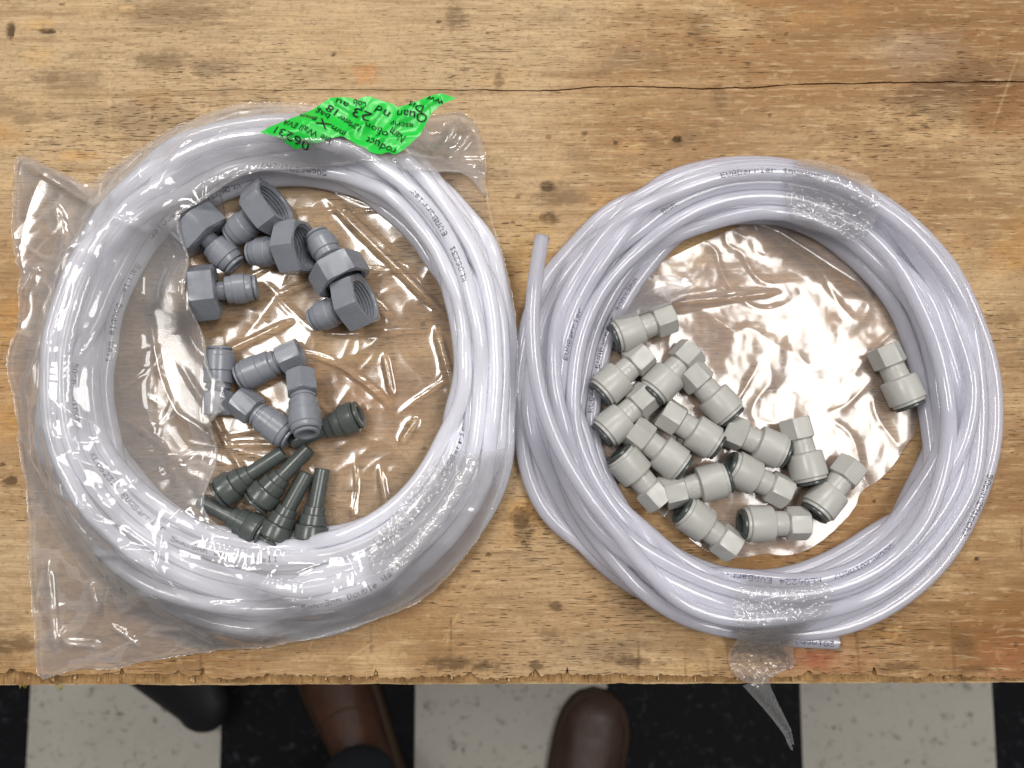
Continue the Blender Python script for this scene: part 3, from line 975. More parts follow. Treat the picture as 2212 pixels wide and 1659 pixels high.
def make_connector():
    r = empty("push_fit_connector")
    h = lathe("hex_socket", prof((11.6, 5.0), (11.6, 7.0), (10.9, 8.6), (10.3, 9.0), (0.9, 9.0), (0.3, 8.6), (0.0, 7.6), (0.0, 5.4), (0.4, 5.0), (9, 5.0)), M['pale'], r, hexr=7.75 * mm)
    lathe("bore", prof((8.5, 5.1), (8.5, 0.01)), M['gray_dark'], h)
    lathe("body", prof((11.2, 6.4), (12.0, 6.55), (18.4, 6.75), (18.7, 7.0), (18.9, 8.6), (19.3, 9.3), (19.9, 9.6), (31.6, 9.7), (32.0, 9.4), (32.1, 8.7), (32.2, 8.5), (33.4, 8.5), (33.8, 8.2), (33.8, 5.4)), M['pale'], r)
    c = lathe("collet", prof((33.6, 6.2), (33.9, 6.2), (34.0, 7.4), (34.3, 7.9), (35.2, 7.9), (35.7, 7.4), (35.8, 5.3), (35.1, 4.7), (27, 4.4)), M['collet'], r)
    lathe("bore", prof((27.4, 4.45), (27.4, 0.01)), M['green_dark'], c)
    # small moulded circle on the waist
    V, F = [], []
    n = 20
    for k in range(n):
        a = 2 * math.pi * k / n
        for rad, hh in ((1.15, 0.0), (1.3, 0.13), (1.5, 0.13), (1.65, 0.0)):
            u, w = rad * math.cos(a), rad * math.sin(a)
            ang = w / 6.6
            V.append(((15.2 + u) * mm, -(6.62 + hh) * math.sin(ang) * mm, (6.62 + hh) * math.cos(ang) * mm))
    for k in range(n):
        for q in range(3):
            F.append((k * 4 + q, ((k + 1) % n) * 4 + q, ((k + 1) % n) * 4 + q + 1, k * 4 + q + 1))
    mesh_obj("moulded_circle", V, F, M['pale'], r)
    return r

def clone(root):
    c = root.copy(); COL.objects.link(c)
    for ch in root.children:
        d = ch.copy(); COL.objects.link(d); d.parent = c
        for g in ch.children:
            e = g.copy(); COL.objects.link(e); e.parent = d
    return c

FIT_OBST = []
def place(root, pa, za, pb, zb, length, roll):
    """lay the axis from the hex/stem end (seen at pa, za above the bench) toward the collet end (pb, zb)"""
    a = P(pa[0], pa[1], za); b = P(pb[0], pb[1], zb)
    mid = (a + b) / 2
    d = (b - a)
    slope = (zb - za)
    hor = Vector((d.x, d.y, 0)).normalized()
    ca = math.sqrt(max(0.0, 1 - (slope / length) ** 2))
    xax = (hor * ca + Vector((0, 0, slope / length))).normalized()
    yax = Vector((0, 0, 1)).cross(xax).normalized()
    zax = xax.cross(yax)
    org = mid - xax * length / 2
    rot = Matrix((xax, yax, zax)).transposed().to_4x4() @ Matrix.Rotation(R_(roll), 4, 'X')
    root.matrix_world = Matrix.Translation(org) @ rot
    FIT_OBST.append((org, xax, length))
    return root

def z2(x, y): return (329.1 + .2645 * x, 329.1 + .2645 * y)
def z3(x, y): return (384 + .3142 * x, 685.8 + .3142 * y)
def z5(x, y): return (1262 + .3802 * x, 603.5 + .3802 * y)

GA = "grey hex nut fittings in the left coil"
HN = [  # hex open end, collet end, roll, z hex, z collet, label
    (z2(1010, 400), z2(640, 690), -14, .0185, .0085, "big grey hex fitting under the top tubes, threaded mouth facing upper right"),
    (z2(300, 560), z2(685, 935), 12, .0150, .0085, "big grey hex fitting at upper left of the left coil, mouth hidden"),
    (z2(335, 1155), z2(848, 1100), -3, .0150, .0085, "big grey hex fitting lying level, its hex half under the torn film edge"),
    (z2(1270, 765), z2(785, 830), 22, .0175, .0085, "big grey hex fitting in the middle whose thread is plugged by a neighbour"),
    (z2(1580, 1085), z2(1330, 650), 8, .0165, .0125, "big grey hex fitting with its round end pointing up into another hex"),
    (z2(1750, 1185), z2(1300, 1375), 16, .0180, .0085, "big grey hex fitting lowest of the six, threaded mouth facing right"),
]
proto = make_hex_nut()
for k, (pa, pb, roll, za, zb, lab) in enumerate(HN):
    o = proto if k == 0 else clone(proto)
    place(o, pa, za, pb, zb, 0.0338, roll)
    tag(o, lab, "pipe fitting", GA)

GB = "slim grey fittings in the left coil"
HS = [
    (z3(272, 650), z3(290, 222), 0, .0080, .0086, "slim grey fitting standing upright in the picture, half covered by torn film"),
    (z3(835, 240), z3(425, 412), 10, .0080, .0086, "slim grey fitting in the middle of the left coil, hex end pointing right"),
    (z3(425, 570), z3(755, 815), -8, .0080, .0086, "slim grey fitting slanting down to the right, tucked beside the tilted one"),
    (z3(850, 415), z3(880, 770), 14, .0125, .0265, "slim grey fitting tilted up on a dark stem, its round bore facing the viewer"),
]
proto = make_hex_socket()
for k, (pa, pb, roll, za, zb, lab) in enumerate(HS):
    o = proto if k == 0 else clone(proto)
    place(o, pa, za, pb, zb, 0.0369, roll)
    tag(o, lab, "pipe fitting", GB)

GC = "dark green-grey stem reducers in the left coil"
ST = [
    (z3(800, 855), z3(1240, 670), 0, .0050, .0092, "dark stem reducer lying under the tilted slim fitting, its ringed end to the right"),
    (z3(715, 935), z3(285, 1215), 0, .0050, .0092, "dark stem reducer topmost on the left of the fan of five"),
    (z3(890, 915), z3(545, 1270), 0, .0070, .0098, "dark stem reducer second from the left in the fan, stem pointing upper right"),
    (z3(200, 1280), z3(550, 1465), 0, .0050, .0090, "dark stem reducer at lower left, stem poking under the film, ringed end right"),
    (z3(880, 1095), z3(645, 1520), 0, .0060, .0092, "dark stem reducer second from the right in the fan, leaning"),
    (z3(995, 1060), z3(905, 1545), 0, .0060, .0092, "dark stem reducer rightmost in the fan, standing almost straight up the picture"),
]
proto = make_stem()
for k, (pa, pb, roll, za, zb, lab) in enumerate(ST):
    o = proto if k == 0 else clone(proto)
    place(o, pa, za, pb, zb, 0.0407, roll + k * 40)
    tag(o, lab, "pipe fitting", GC)

GD = "pale grey push-fit connectors in the right coil"
PC = [
    (z5(490, 215), z5(165, 335), 8, "pale connector highest at the left, alone above the heap under the film flap"),
    (z5(335, 430), z5(95, 650), -5, "pale connector at the left wall of the coil, upper of the two there"),
    (z5(605, 415), z5(385, 650), 12, "pale connector at the top of the heap, hex end pointing upper right"),
    (z5(605, 530), z5(835, 775), 4, "pale connector slanting down right just below the top of the heap"),
    (z5(355, 660), z5(105, 885), 6, "pale connector at the left wall of the coil, lower of the two there"),
    (z5(455, 755), z5(760, 950), -12, "pale connector in the middle of the heap, moulded circle showing on its waist"),
    (z5(285, 865), z5(555, 1070), 10, "pale connector left of centre in the heap, collet pointing down right"),
    (z5(815, 855), z5(1135, 990), 14, "pale connector right of the heap's middle, lying nearly level, hex end left"),
    (z5(1200, 830), z5(1285, 1130), -6, "pale connector standing nearly upright in the picture at the right of the heap"),
    (z5(430, 1255), z5(195, 990), 5, "pale connector at lower left of the heap, dark collet pointing up left"),
    (z5(470, 1215), z5(815, 1130), 2, "pale connector lying level low in the heap, collet pointing right"),
    (z5(1145, 1215), z5(820, 1055), 10, "pale connector below the middle, dark open collet at its upper left end"),
    (z5(1520, 1060), z5(1310, 1325), -8, "pale connector at far right of the heap, dark open mouth facing down left"),
    (z5(850, 1525), z5(550, 1305), 8, "pale connector lowest in the heap, hex end pointing down right"),
    (z5(1270, 1385), z5(875, 1390), 0, "pale connector lying level at the bottom, dark mouth facing left"),
    (z5(1705, 415), z5(1845, 700), 12, "lone pale connector away from the heap against the right tubes"),
]
proto = make_connector()
for k, (pa, pb, roll, lab) in enumerate(PC):
    o = proto if k == 0 else clone(proto)
    place(o, pa, .0086, pb, .0104, 0.0363, roll)
    tag(o, lab, "pipe fitting", GD)

# ------------------------------------------------------------------ films
def chaikin(poly, it=2):
    p = np.array(poly, float)
    for _ in range(it):
        q = np.roll(p, -1, 0)
        p = np.stack([0.75 * p + 0.25 * q, 0.25 * p + 0.75 * q], 1).reshape(-1, 2)
    return p

def inside(poly, x, y):
    res = np.zeros(x.shape, bool)
    n = len(poly)
    for i in range(n):
        x1, y1 = poly[i]; x2, y2 = poly[(i + 1) % n]
        if y1 == y2: continue
        c = ((y1 > y) != (y2 > y)) & (x < (x2 - x1) * (y - y1) / (y2 - y1) + x1)
        res ^= c
    return res

def snap(poly, px, py):
    best = np.full(px.shape, 1e9); bx = px.copy(); by = py.copy()
    n = len(poly)
    for i in range(n):
        a = poly[i]; b = poly[(i + 1) % n]
        d = b - a
        L = max(1e-12, d @ d)
        t = np.clip(((px - a[0]) * d[0] + (py - a[1]) * d[1]) / L, 0, 1)
        qx = a[0] + t * d[0]; qy = a[1] + t * d[1]
        dd = (qx - px) ** 2 + (qy - py) ** 2
        m = dd < best
        best[m] = dd[m]; bx[m] = qx[m]; by[m] = qy[m]
    return bx, by, np.sqrt(best)

class Field:
    """regular grid over part of the bench with heights in metres above the bench"""
    def __init__(self, x0, x1, y0, y1, h=0.001):
        self.h = h
        self.x = np.arange(x0, x1, h); self.y = np.arange(y0, y1, h)
        self.X, self.Y = np.meshgrid(self.x, self.y)
        self.obs = np.zeros_like(self.X)
    def stamp(self, pts, rad):
        pts = np.asarray(pts)
        k = int(math.ceil(rad / self.h))
        ix = np.round((pts[:, 0] - self.x[0]) / self.h).astype(int)
        iy = np.round((pts[:, 1] - self.y[0]) / self.h).astype(int)
        for dx in range(-k, k + 1):
            for dy in range(-k, k + 1):
                d2 = (dx * dx + dy * dy) * self.h ** 2
                if d2 > rad * rad: continue
                zz = pts[:, 2] - TZ + math.sqrt(rad * rad - d2)
                jx = ix + dx; jy = iy + dy
                m = (jx >= 0) & (jx < len(self.x)) & (jy >= 0) & (jy < len(self.y))
                np.maximum.at(self.obs, (jy[m], jx[m]), zz[m])
    def drape(self, iters, g, lift=0.0006):
        z = self.obs + lift
        for s in range(iters):
            a = 0.25 * (np.pad(z, ((1, 0), (0, 0)), 'edge')[:-1] + np.pad(z, ((0, 1), (0, 0)), 'edge')[1:] +
                        np.pad(z, ((0, 0), (1, 0)), 'edge')[:, :-1] + np.pad(z, ((0, 0), (0, 1)), 'edge')[:, 1:])
            z = np.maximum(self.obs + lift, a - g)
        return z

def sheet(name, fld, z, outer, holes, mat, parent=None):
    outer = np.array(outer); holes = [np.array(h) for h in holes]
    X, Y = fld.X, fld.Y
    cx = 0.25 * (X[:-1, :-1] + X[1:, 1:] + X[:-1, 1:] + X[1:, :-1]); cy = 0.25 * (Y[:-1, :-1] + Y[1:, 1:] + Y[:-1, 1:] + Y[1:, :-1])
    keep = inside(outer, cx, cy)
    for h in holes:
        keep &= ~inside(h, cx, cy)
    ny, nx = X.shape
    iy, ix = np.where(keep)
    F = np.stack([iy * nx + ix, iy * nx + ix + 1, (iy + 1) * nx + ix + 1, (iy + 1) * nx + ix], 1)
    cnt = np.bincount(F.ravel(), minlength=nx * ny)
    used = np.where(cnt > 0)[0]
    vx = X.ravel()[used].copy(); vy = Y.ravel()[used].copy(); vz = z.ravel()[used]
    bnd = cnt[used] < 4
    bx, by = vx[bnd], vy[bnd]
    ox, oy, od = snap(outer, bx, by)
    for h in holes:
        hx, hy, hd = snap(h, bx, by)
        m = hd < od
        ox[m], oy[m], od[m] = hx[m], hy[m], hd[m]
    okm = od < fld.h * 1.6
    bx[okm], by[okm] = ox[okm], oy[okm]
    vx[bnd], vy[bnd] = bx, by
    remap = np.zeros(nx * ny, int); remap[used] = np.arange(len(used))
    return np_mesh(name, np.stack([vx, vy, TZ + vz], 1), remap[F], mat, parent)

def ridged(X, Y, wl, seed, warp=0.5):
    wx = vnoise(X / wl * 0.6 + 5, Y / wl * 0.6, seed + 50) * warp * wl
    wy = vnoise(X / wl * 0.6, Y / wl * 0.6 + 9, seed + 51) * warp * wl
    return 1 - np.minimum(1, np.abs(vnoise((X + wx) / wl, (Y + wy) / wl, seed)) * 2.2)

def crease(X, Y, a, b, amp, width, sharp=1.0):
    ax, ay = a; bx, by = b
    dx, dy = bx - ax, by - ay
    L2 = dx * dx + dy * dy
    t = np.clip(((X - ax) * dx + (Y - ay) * dy) / L2, 0, 1)
    d = np.hypot(X - ax - t * dx, Y - ay - t * dy)
    taper = np.clip(np.minimum(t, 1 - t) * 5, 0, 1)
    return amp * taper * (0.45 * np.exp(-(d / (0.55 * width)) ** 2) + 0.55 * np.exp(-(d / max(0.0013, 0.18 * width)) ** 2))

def pxpoly(pts, h=0.004):
    return [P2(a, b, h) if len(pts[0]) == 2 else P2(a, b, c) for (a, b, *cc) in pts for c in [cc[0] if cc else h]]

def stamp_fittings(f):
    for org, xax, L in FIT_OBST[:16]:
        pts = np.array([np.array(org + xax * (L * k / 12)) for k in range(13)])
        big = L < 0.035
        for k in range(13):
            rad = (0.0145 if k < 6 else 0.0085) if big else 0.0085
            f.stamp(pts[k:k + 1], rad)

# ---- left bag
bag_outline = [(12, 317, .012), (60, 338, .012), (112, 362, .01), (160, 388, .008), (190, 398, .004), (222, 372, .004), (265, 340, .006), (313, 309, .008), (370, 270, .010), (429, 236, .012), (475, 214, .014), (520, 203, .016), (600, 197, .020), (680, 198, .026),
               (760, 203, .03), (850, 210, .03), (930, 200, .03), (985, 200, .026), (1003, 218, .020), (1022, 240, .016), (1036, 275, .012), (1046, 330, .008), (1046, 390, .006), (1052, 440, .006), (1066, 500, .010), (1085, 560, .012),
               (1108, 660, .012), (1117, 760, .012), (1112, 880, .012), (1098, 985, .010), (1084, 1035, .008), (1062, 1096, .006), (1026, 1172, .004), (965, 1243, .003), (930, 1281, .002), (870, 1310, .002), (813, 1331, .002), (714, 1362, .002), (615, 1384, .002),
               (548, 1391, .002), (496, 1398, .002), (400, 1412, .002), (300, 1429, .002), (240, 1444, .002), (190, 1440, .002), (142, 1448, .002), (82, 1469, .002), (79, 1420, .002), (79, 1370, .002), (71, 1302, .002), (66, 1240, .002), (60, 1180, .003), (58, 1119, .004), (50, 1057, .005),
               (36, 980, .006), (29, 925, .006), (24, 861, .006), (10, 815, .006), (4, 782, .006), (14, 740, .006), (29, 700, .006), (34, 640, .006), (36, 601, .006), (24, 540, .006), (18, 492, .006), (11, 383, .01)]
bo = chaikin([P2(a, b, c) for a, b, c in bag_outline], 1)
hole = [(398, 505, .022), (392, 470, .026), (425, 440, .028), (470, 405, .028), (540, 372, .028), (640, 362, .028), (740, 358, .028), (840, 362, .028), (880, 375, .028), (925, 372, .026), (960, 352, .024), (1000, 352, .02), (1030, 380, .018),
        (1085, 470, .016), (1125, 620, .01), (1135, 780, .008), (1128, 900, .008), (1105, 965, .012), (1060, 975, .02), (1000, 985, .024), (950, 1010, .026), (905, 1060, .026), (870, 1105, .026), (800, 1160, .026), (720, 1188, .026), (620, 1192, .026),
        (540, 1178, .026), (480, 1150, .024), (445, 1118, .022), (436, 1090, .02), (446, 1050, .018), (450, 980, .018), (447, 920, .018), (468, 893, .018), (484, 886, .018), (476, 872, .018), (487, 860, .018), (480, 848, .018), (486, 832, .018), (476, 820, .018), (458, 815, .018), (447, 780, .018), (440, 735, .018), (425, 690, .02), (413, 640, .022), (413, 590, .022), (408, 545, .022)]
ho = np.array([P2(a, b, c) for a, b, c in hole])
ho = chaikin(ho, 1)
ho = ho + 0.0005 * np.stack([n1(np.arange(len(ho)) * 1.3, 60), n1(np.arange(len(ho)) * 1.3, 61)], 1)

bx0, by0 = bo.min(0) - 0.006; bx1, by1 = bo.max(0) + 0.006
fT = Field(bx0, bx1, by0, by1, 0.0009)
fT.stamp(pathL[::1], TR)
stamp_fittings(fT)
zt_ = fT.drape(520, 0.000016, 0.0007)
def blur(z, n):
    for _ in range(n):
        q = np.pad(z, 1, 'edge')
        z = 0.5 * z + 0.125 * (q[:-2, 1:-1] + q[2:, 1:-1] + q[1:-1, :-2] + q[1:-1, 2:])
    return z
zt_ = blur(zt_, 30)
for _ in range(3):                       # the smoothed film still rides on top of every strand
    lack = np.clip(fT.obs + 0.0006 - zt_, 0, None)
    for _k in range(3):
        q = np.pad(lack, 1, 'edge')
        lack = np.maximum.reduce([lack, q[:-2, 1:-1], q[2:, 1:-1], q[1:-1, :-2], q[1:-1, 2:]])
    zt_ = blur(zt_ + lack, 8)
X, Y = fT.X, fT.Y
tight = np.exp(-(zt_ - fT.obs) / 0.004)          # 1 where the film lies on the tubes
loose = 1 - 0.75 * tight
wr = (0.0020 * vnoise(X / 0.05, Y / 0.05, 3) + 0.0022 * ridged(X, Y, 0.05, 4, 0.9) ** 2.5 + 0.0003 * ridged(X, Y, 0.022, 5, 0.9) ** 2 + 0.00008 * vnoise(X / 0.008, Y / 0.008, 7)) * loose
wr += 0.0003 * ridged(X, Y, 0.03, 6, 0.9) ** 2 * tight + 0.00004 * vnoise(X / 0.007, Y / 0.007, 8) * tight
for (a, b, h, amp, wd) in [((15, 325), (250, 475), .012, .010, .014), ((240, 470), (330, 500), .028, .004, .008), ((100, 420), (170, 640), .008, .006, .012), ((235, 475), (140, 640), .012, .004, .009),
                           ((30, 640), (75, 560), .006, .004, .008), ((105, 860), (310, 985), .028, .0025, .006), ((60, 760), (115, 920), .012, .003, .007), ((150, 980), (250, 1030), .028, .003, .006),
                           ((95, 1050), (230, 1150), .02, .004, .008), ((105, 1045), (275, 1130), .02, .003, .006), ((240, 910), (330, 980), .02, .003, .006), ((330, 985), (400, 1110), .015, .004, .008),
                           ((190, 1250), (205, 1330), .004, .003, .008), ((250, 1330), (330, 1290), .004, .004, .008), ((130, 1390), (220, 1400), .003, .003, .006), ((400, 1340), (480, 1390), .003, .003, .006), ((100, 1200), (118, 1420), .003, .004, .006),
                           ((445, 230), (530, 215), .018, .003, .008), ((510, 335), (640, 310), .03, .004, .01), ((560, 300), (720, 320), .032, .004, .009), ((740, 310), (800, 335), .034, .005, .009), ((830, 345), (960, 300), .034, .005, .01), ((980, 215), (930, 300), .03, .004, .012), ((1020, 250), (960, 330), .02, .003, .008),
                           ((395, 480), (420, 1080), .024, .002, .005), ((380, 500), (400, 700), .024, .0015, .003), ((362, 490), (372, 680), .024, .0015, .003), ((345, 500), (350, 640), .024, .0012, .003), ((425, 700), (430, 1080), .02, .0025, .004), ((400, 900), (415, 1090), .02, .0018, .003),
                           ((1040, 1000), (900, 1250), .02, .002, .006), ((1000, 1150), (1075, 1020), .01, .002, .006), ((790, 1250), (990, 1100), .028, .0012, .004)]:
    wr += crease(X, Y, P2(*a, h), P2(*b, h), amp * 0.6, wd, 1.3)
def wrinkle_lines(X, Y, n, seed, amp, w, lmin, lmax, region):
    """narrow rounded wrinkles that wander across the film"""
    rg = np.random.default_rng(seed)
    out = np.zeros_like(X)
    h = X[0, 1] - X[0, 0]
    x0, y0 = X[0, 0], Y[0, 0]
    ny, nx = X.shape
    for k in range(n):
        px, py = region(rg)
        a = rg.uniform(0, math.pi)
        L = rg.uniform(lmin, lmax); m = int(L / (h * 0.8))
        bend = rg.normal(0, 7.0)
        pk = amp * rg.uniform(0.4, 1.0); ww = w * rg.uniform(0.7, 1.4)
        R = int(ww * 2.6 / h) + 1
        tmp = {}
        for i in range(m):
            f = i / m
            a += bend * h * 0.8 + rg.normal(0, 0.03)
            px += math.cos(a) * h * 0.8; py += math.sin(a) * h * 0.8
            ci, cj = int((py - y0) / h), int((px - x0) / h)
            if ci < R or cj < R or ci >= ny - R or cj >= nx - R:
                break
            sl = (slice(ci - R, ci + R + 1), slice(cj - R, cj + R + 1))
            d2 = (X[sl] - px) ** 2 + (Y[sl] - py) ** 2
            np.maximum(out[sl], pk * min(1, 6 * min(f, 1 - f)) * np.exp(-d2 / ww ** 2), out=out[sl])
    return out
def on_bag(rg):
    while True:
        a = rg.uniform(0, 2 * math.pi); r = rg.uniform(0.085, 0.165)
        return cL.x + r * math.cos(a), cL.y + r * math.sin(a)
def in_ring(rg):
    a = rg.uniform(0, 2 * math.pi); r = 0.12 * math.sqrt(rg.uniform(0, 1))
    return cL.x + r * math.cos(a), cL.y + r * math.sin(a)
wr += wrinkle_lines(X, Y, 40, 3, 0.0011, 0.0013, 0.03, 0.11, on_bag) * (0.45 + 0.55 * loose)
def on_corner(rg):
    if rg.random() < 0.6:
        a = math.radians(rg.uniform(200, 262)); r = rg.uniform(0.125, 0.20)
    else:
        a = math.radians(rg.uniform(105, 175)); r = rg.uniform(0.125, 0.185)
    return cL.x + r * math.cos(a), cL.y + r * math.sin(a)
wr += wrinkle_lines(X, Y, 46, 17, 0.0014, 0.0012, 0.012, 0.06, on_corner)
zt2 = zt_ + np.clip(wr, 0, None)
bag = empty("plastic_bag", (cL.x, cL.y, TZ))
tag(bag, "crumpled clear plastic bag torn open around the left tubing coil, with a green sticker", "plastic bag")
def bag_child(o, root=bag):
    o.parent = root
    o.matrix_parent_inverse = Matrix.Translation(root.location).inverted()
    return o
top_film = bag_child(sheet("upper_film", fT, zt2, bo, [ho], M['film_bag']))
def rim(name, pts, fld, z, width, mat, seed):
    """curled, slightly thickened edge of the film along a line"""
    p = np.array(pts)
    d = np.r_[0, np.cumsum(np.linalg.norm(np.diff(p, axis=0), axis=1))]
    u = np.arange(0, d[-1], 0.0007)
    q = np.stack([np.interp(u, d, p[:, 0]), np.interp(u, d, p[:, 1])], 1)
    tn = np.gradient(q, axis=0); tn /= np.linalg.norm(tn, axis=1)[:, None] + 1e-9
    nr = np.stack([-tn[:, 1], tn[:, 0]], 1)
    i = np.clip(((q[:, 1] - fld.y[0]) / fld.h).round().astype(int), 0, len(fld.y) - 1)
    j = np.clip(((q[:, 0] - fld.x[0]) / fld.h).round().astype(int), 0, len(fld.x) - 1)
    zz = z[i, j]
    V = []
    m = 5
    jag = 1 + 0.5 * n1(u * 500, seed) + 0.3 * n1(u * 1200, seed + 1)
    curl = n1(u * 70, seed + 2)
    for k in range(m):
        f = k / (m - 1)
        off = width * f * jag
        V.append(np.stack([q[:, 0] + nr[:, 0] * off * np.cos(f * 2 * curl), q[:, 1] + nr[:, 1] * off * np.cos(f * 2 * curl), TZ + zz + 0.0002 + off * np.abs(np.sin(0.4 + f * 2.0)) * 0.9], 1))
    n = len(u)
    V = np.concatenate(V)
    a = np.arange(n - 1)
    F = np.concatenate([np.stack([k * n + a, k * n + a + 1, (k + 1) * n + a + 1, (k + 1) * n + a], 1) for k in range(m - 1)])
    return np_mesh(name, V, F, mat)
tear_l = [P2(a, b, c) for a, b, c in [h for h in hole if h[0] < 500 and 440 < h[1] < 1125]]
i0 = next(k for k, h in enumerate(hole) if (h[0], h[1]) == (445, 1118))
seq = hole[i0:] + hole[:3]
bag_child(rim("torn_edge", [P2(*h) for h in seq], fT, zt2, 0.0012, M['film_rim'], 91))
k1 = next(k for k, h in enumerate(hole) if (h[0], h[1]) == (1000, 352))
bag_child(rim("torn_edge", [P2(*h) for h in hole[2:k1 + 1]], fT, zt2, 0.0012, M['film_rim'], 94))
bag_child(rim("sealed_edge", np.concatenate([bo, bo[:1]]), fT, zt2, 0.0010, M['film_rim'], 97))
# underside of the bag: lies on the bench under the coil and the fittings
wb = 0.0012 + 0.0010 * vnoise(X / 0.06, Y / 0.06, 13) + 0.0008 * ridged(X, Y, 0.07, 14, 0.9) ** 3 + 0.0002 * ridged(X, Y, 0.026, 16, 0.9) ** 2.5 + 0.00007 * vnoise(X / 0.010, Y / 0.010, 15)
wb = np.maximum(wb, 0.0003)
for (a, b, amp, wd) in [((700, 425), (985, 705), .004, .005), ((660, 520), (800, 600), .003, .005), ((690, 560), (850, 690), .003, .004), ((720, 430), (860, 560), .002, .003), ((470, 770), (640, 690), .002, .004), ((830, 760), (850, 860), .002, .004),
                        ((480, 960), (690, 960), .002, .004), ((865, 960), (905, 900), .003, .006), ((940, 700), (990, 880), .003, .006), ((820, 1000), (850, 1180), .002, .004), ((600, 640), (720, 590), .002, .005)]:
    wb += crease(X, Y, P2(*a), P2(*b), amp * 0.7, wd, 1.3)
wb += wrinkle_lines(X, Y, 20, 5, 0.0010, 0.0013, 0.03, 0.12, in_ring)
wb = np.minimum(wb, 0.0045)
bo_in = np.array([cL.x, cL.y]) + (bo - np.array([cL.x, cL.y])) * 0.985
bag_child(sheet("lower_film", fT, wb, bo_in, [], M['film_base']))

# ---- the green sticker on the bag, crumpled with it
lab_px = [(565, 291), (600, 272), (640, 252), (680, 226), (709, 203), (735, 201), (756, 204), (766, 208), (778, 203), (791, 199), (815, 205), (843, 214), (857, 223), (878, 217), (903, 208), (928, 200), (952, 193), (985, 203), (955, 215), (942, 226), (930, 238), (916, 264),
          (906, 285), (882, 308), (851, 332), (837, 326), (821, 334), (802, 331), (772, 315), (739, 297), (708, 307), (679, 317), (638, 323), (605, 305)]
LH = 0.0345
lab_w = np.array([P2(a, b, LH) for a, b in lab_px])
lx0, ly0 = lab_w.min(0) - 0.003; lx1, ly1 = lab_w.max(0) + 0.003
fLb = Field(lx0, lx1, ly0, ly1, 0.0007)
def label_z(X, Y):
    z = 0.0015 * ridged(X, Y, 0.028, 23, 0.2) + 0.0004 * ridged(X, Y, 0.012, 24)
    for (a, b, amp, wd) in [((709, 203), (800, 260), .005, .010), ((800, 260), (740, 297), .005, .009), ((830, 215), (770, 300), .006, .010), ((903, 208), (790, 325), .006, .011), ((640, 255), (740, 290), .004, .010), ((952, 200), (860, 260), .004, .009), ((906, 285), (800, 300), .003, .008)]:
        z = z + crease(X, Y, P2(*a, LH), P2(*b, LH), amp * 0.42, wd, 1.0)
    return z
base_l = np.zeros_like(fLb.X)
bi = np.clip(((fLb.Y - fT.y[0]) / fT.h).round().astype(int), 0, len(fT.y) - 1)
bj = np.clip(((fLb.X - fT.x[0]) / fT.h).round().astype(int), 0, len(fT.x) - 1)
zl = np.maximum(zt2[bi, bj] + 0.0012, 0.029) 
for _ in range(60):
    zp = np.pad(zl, 1, 'edge')
    zl = np.maximum(0.25 * (zp[:-2, 1:-1] + zp[2:, 1:-1] + zp[1:-1, :-2] + zp[1:-1, 2:]), zl * 0.0)
zlab = zl + label_z(fLb.X, fLb.Y)
sticker = bag_child(sheet("sticker", fLb, zlab, lab_w, [], M['label']))
sticker["label"] = "crumpled bright green paper sticker with black print"

def z4(x, y): return (493.7 + .2728 * x, 164.6 + .2728 * y)
def sample_lab(x, y):
    i = int(np.clip(round((y - fLb.y[0]) / fLb.h), 0, len(fLb.y) - 1)); j = int(np.clip(round((x - fLb.x[0]) / fLb.h), 0, len(fLb.x) - 1))
    return zlab[i, j]
labels_txt = [("06231", (655, 545), (405, 425), 58), ("ble Wall EVA", (830, 512), (455, 350), 50), ("mm", (945, 455), (838, 395), 52), ("X", (828, 390), (735, 335), 66), ("8mm", (715, 335), (575, 292), 44),
              ("12Meter", (1058, 402), (872, 275), 50), ("18", (860, 240), (785, 195), 58), ("bag", (800, 285), (692, 245), 48), ("au", (945, 190), (850, 150), 50), ("23", (1140, 285), (1000, 222), 78),
              ("nd", (1275, 255), (1175, 200), 66), ("Colo", (1090, 190), (985, 150), 56), ("Nam", (1400, 455), (1295, 385), 66), ("of", (1262, 425), (1175, 405), 52), ("roduct", (1325, 560), (1100, 470), 62),
              ("tion", (1215, 385), (1090, 362), 46), ("Quan", (1570, 275), (1330, 240), 66), ("escrip", (1455, 348), (1275, 340), 38), ("Dis", (1545, 215), (1430, 165), 56), ("ww", (1705, 165), (1570, 130), 50)]
for s, a, b, hgt in labels_txt:
    me = text_mesh(s, 1.0)
    co = np.array([v.co[:] for v in me.vertices])
    w0, w1 = co[:, 0].min(), co[:, 0].max()
    A = np.array(P2(*z4(*a), LH)); B = np.array(P2(*z4(*b), LH))
    d = B - A; L = np.linalg.norm(d); d /= L
    up = np.array([-d[1], d[0]])
    hh = hgt * .2728 / FPX * (CH - TZ - LH) * 1.6
    for v in me.vertices:
        u = (v.co.x - w0) / (w1 - w0) * L
        q = A + d * u + up * (v.co.y * hh)
        v.co = (q[0], q[1], TZ + sample_lab(q[0], q[1]) + 0.0006)
    me.materials.append(M['label_ink'])
    o = link(bpy.data.objects.new("printed_word", me))
    o.parent = sticker
    o.matrix_parent_inverse = Matrix.Translation(bag.location).inverted() if False else Matrix.Identity(4)

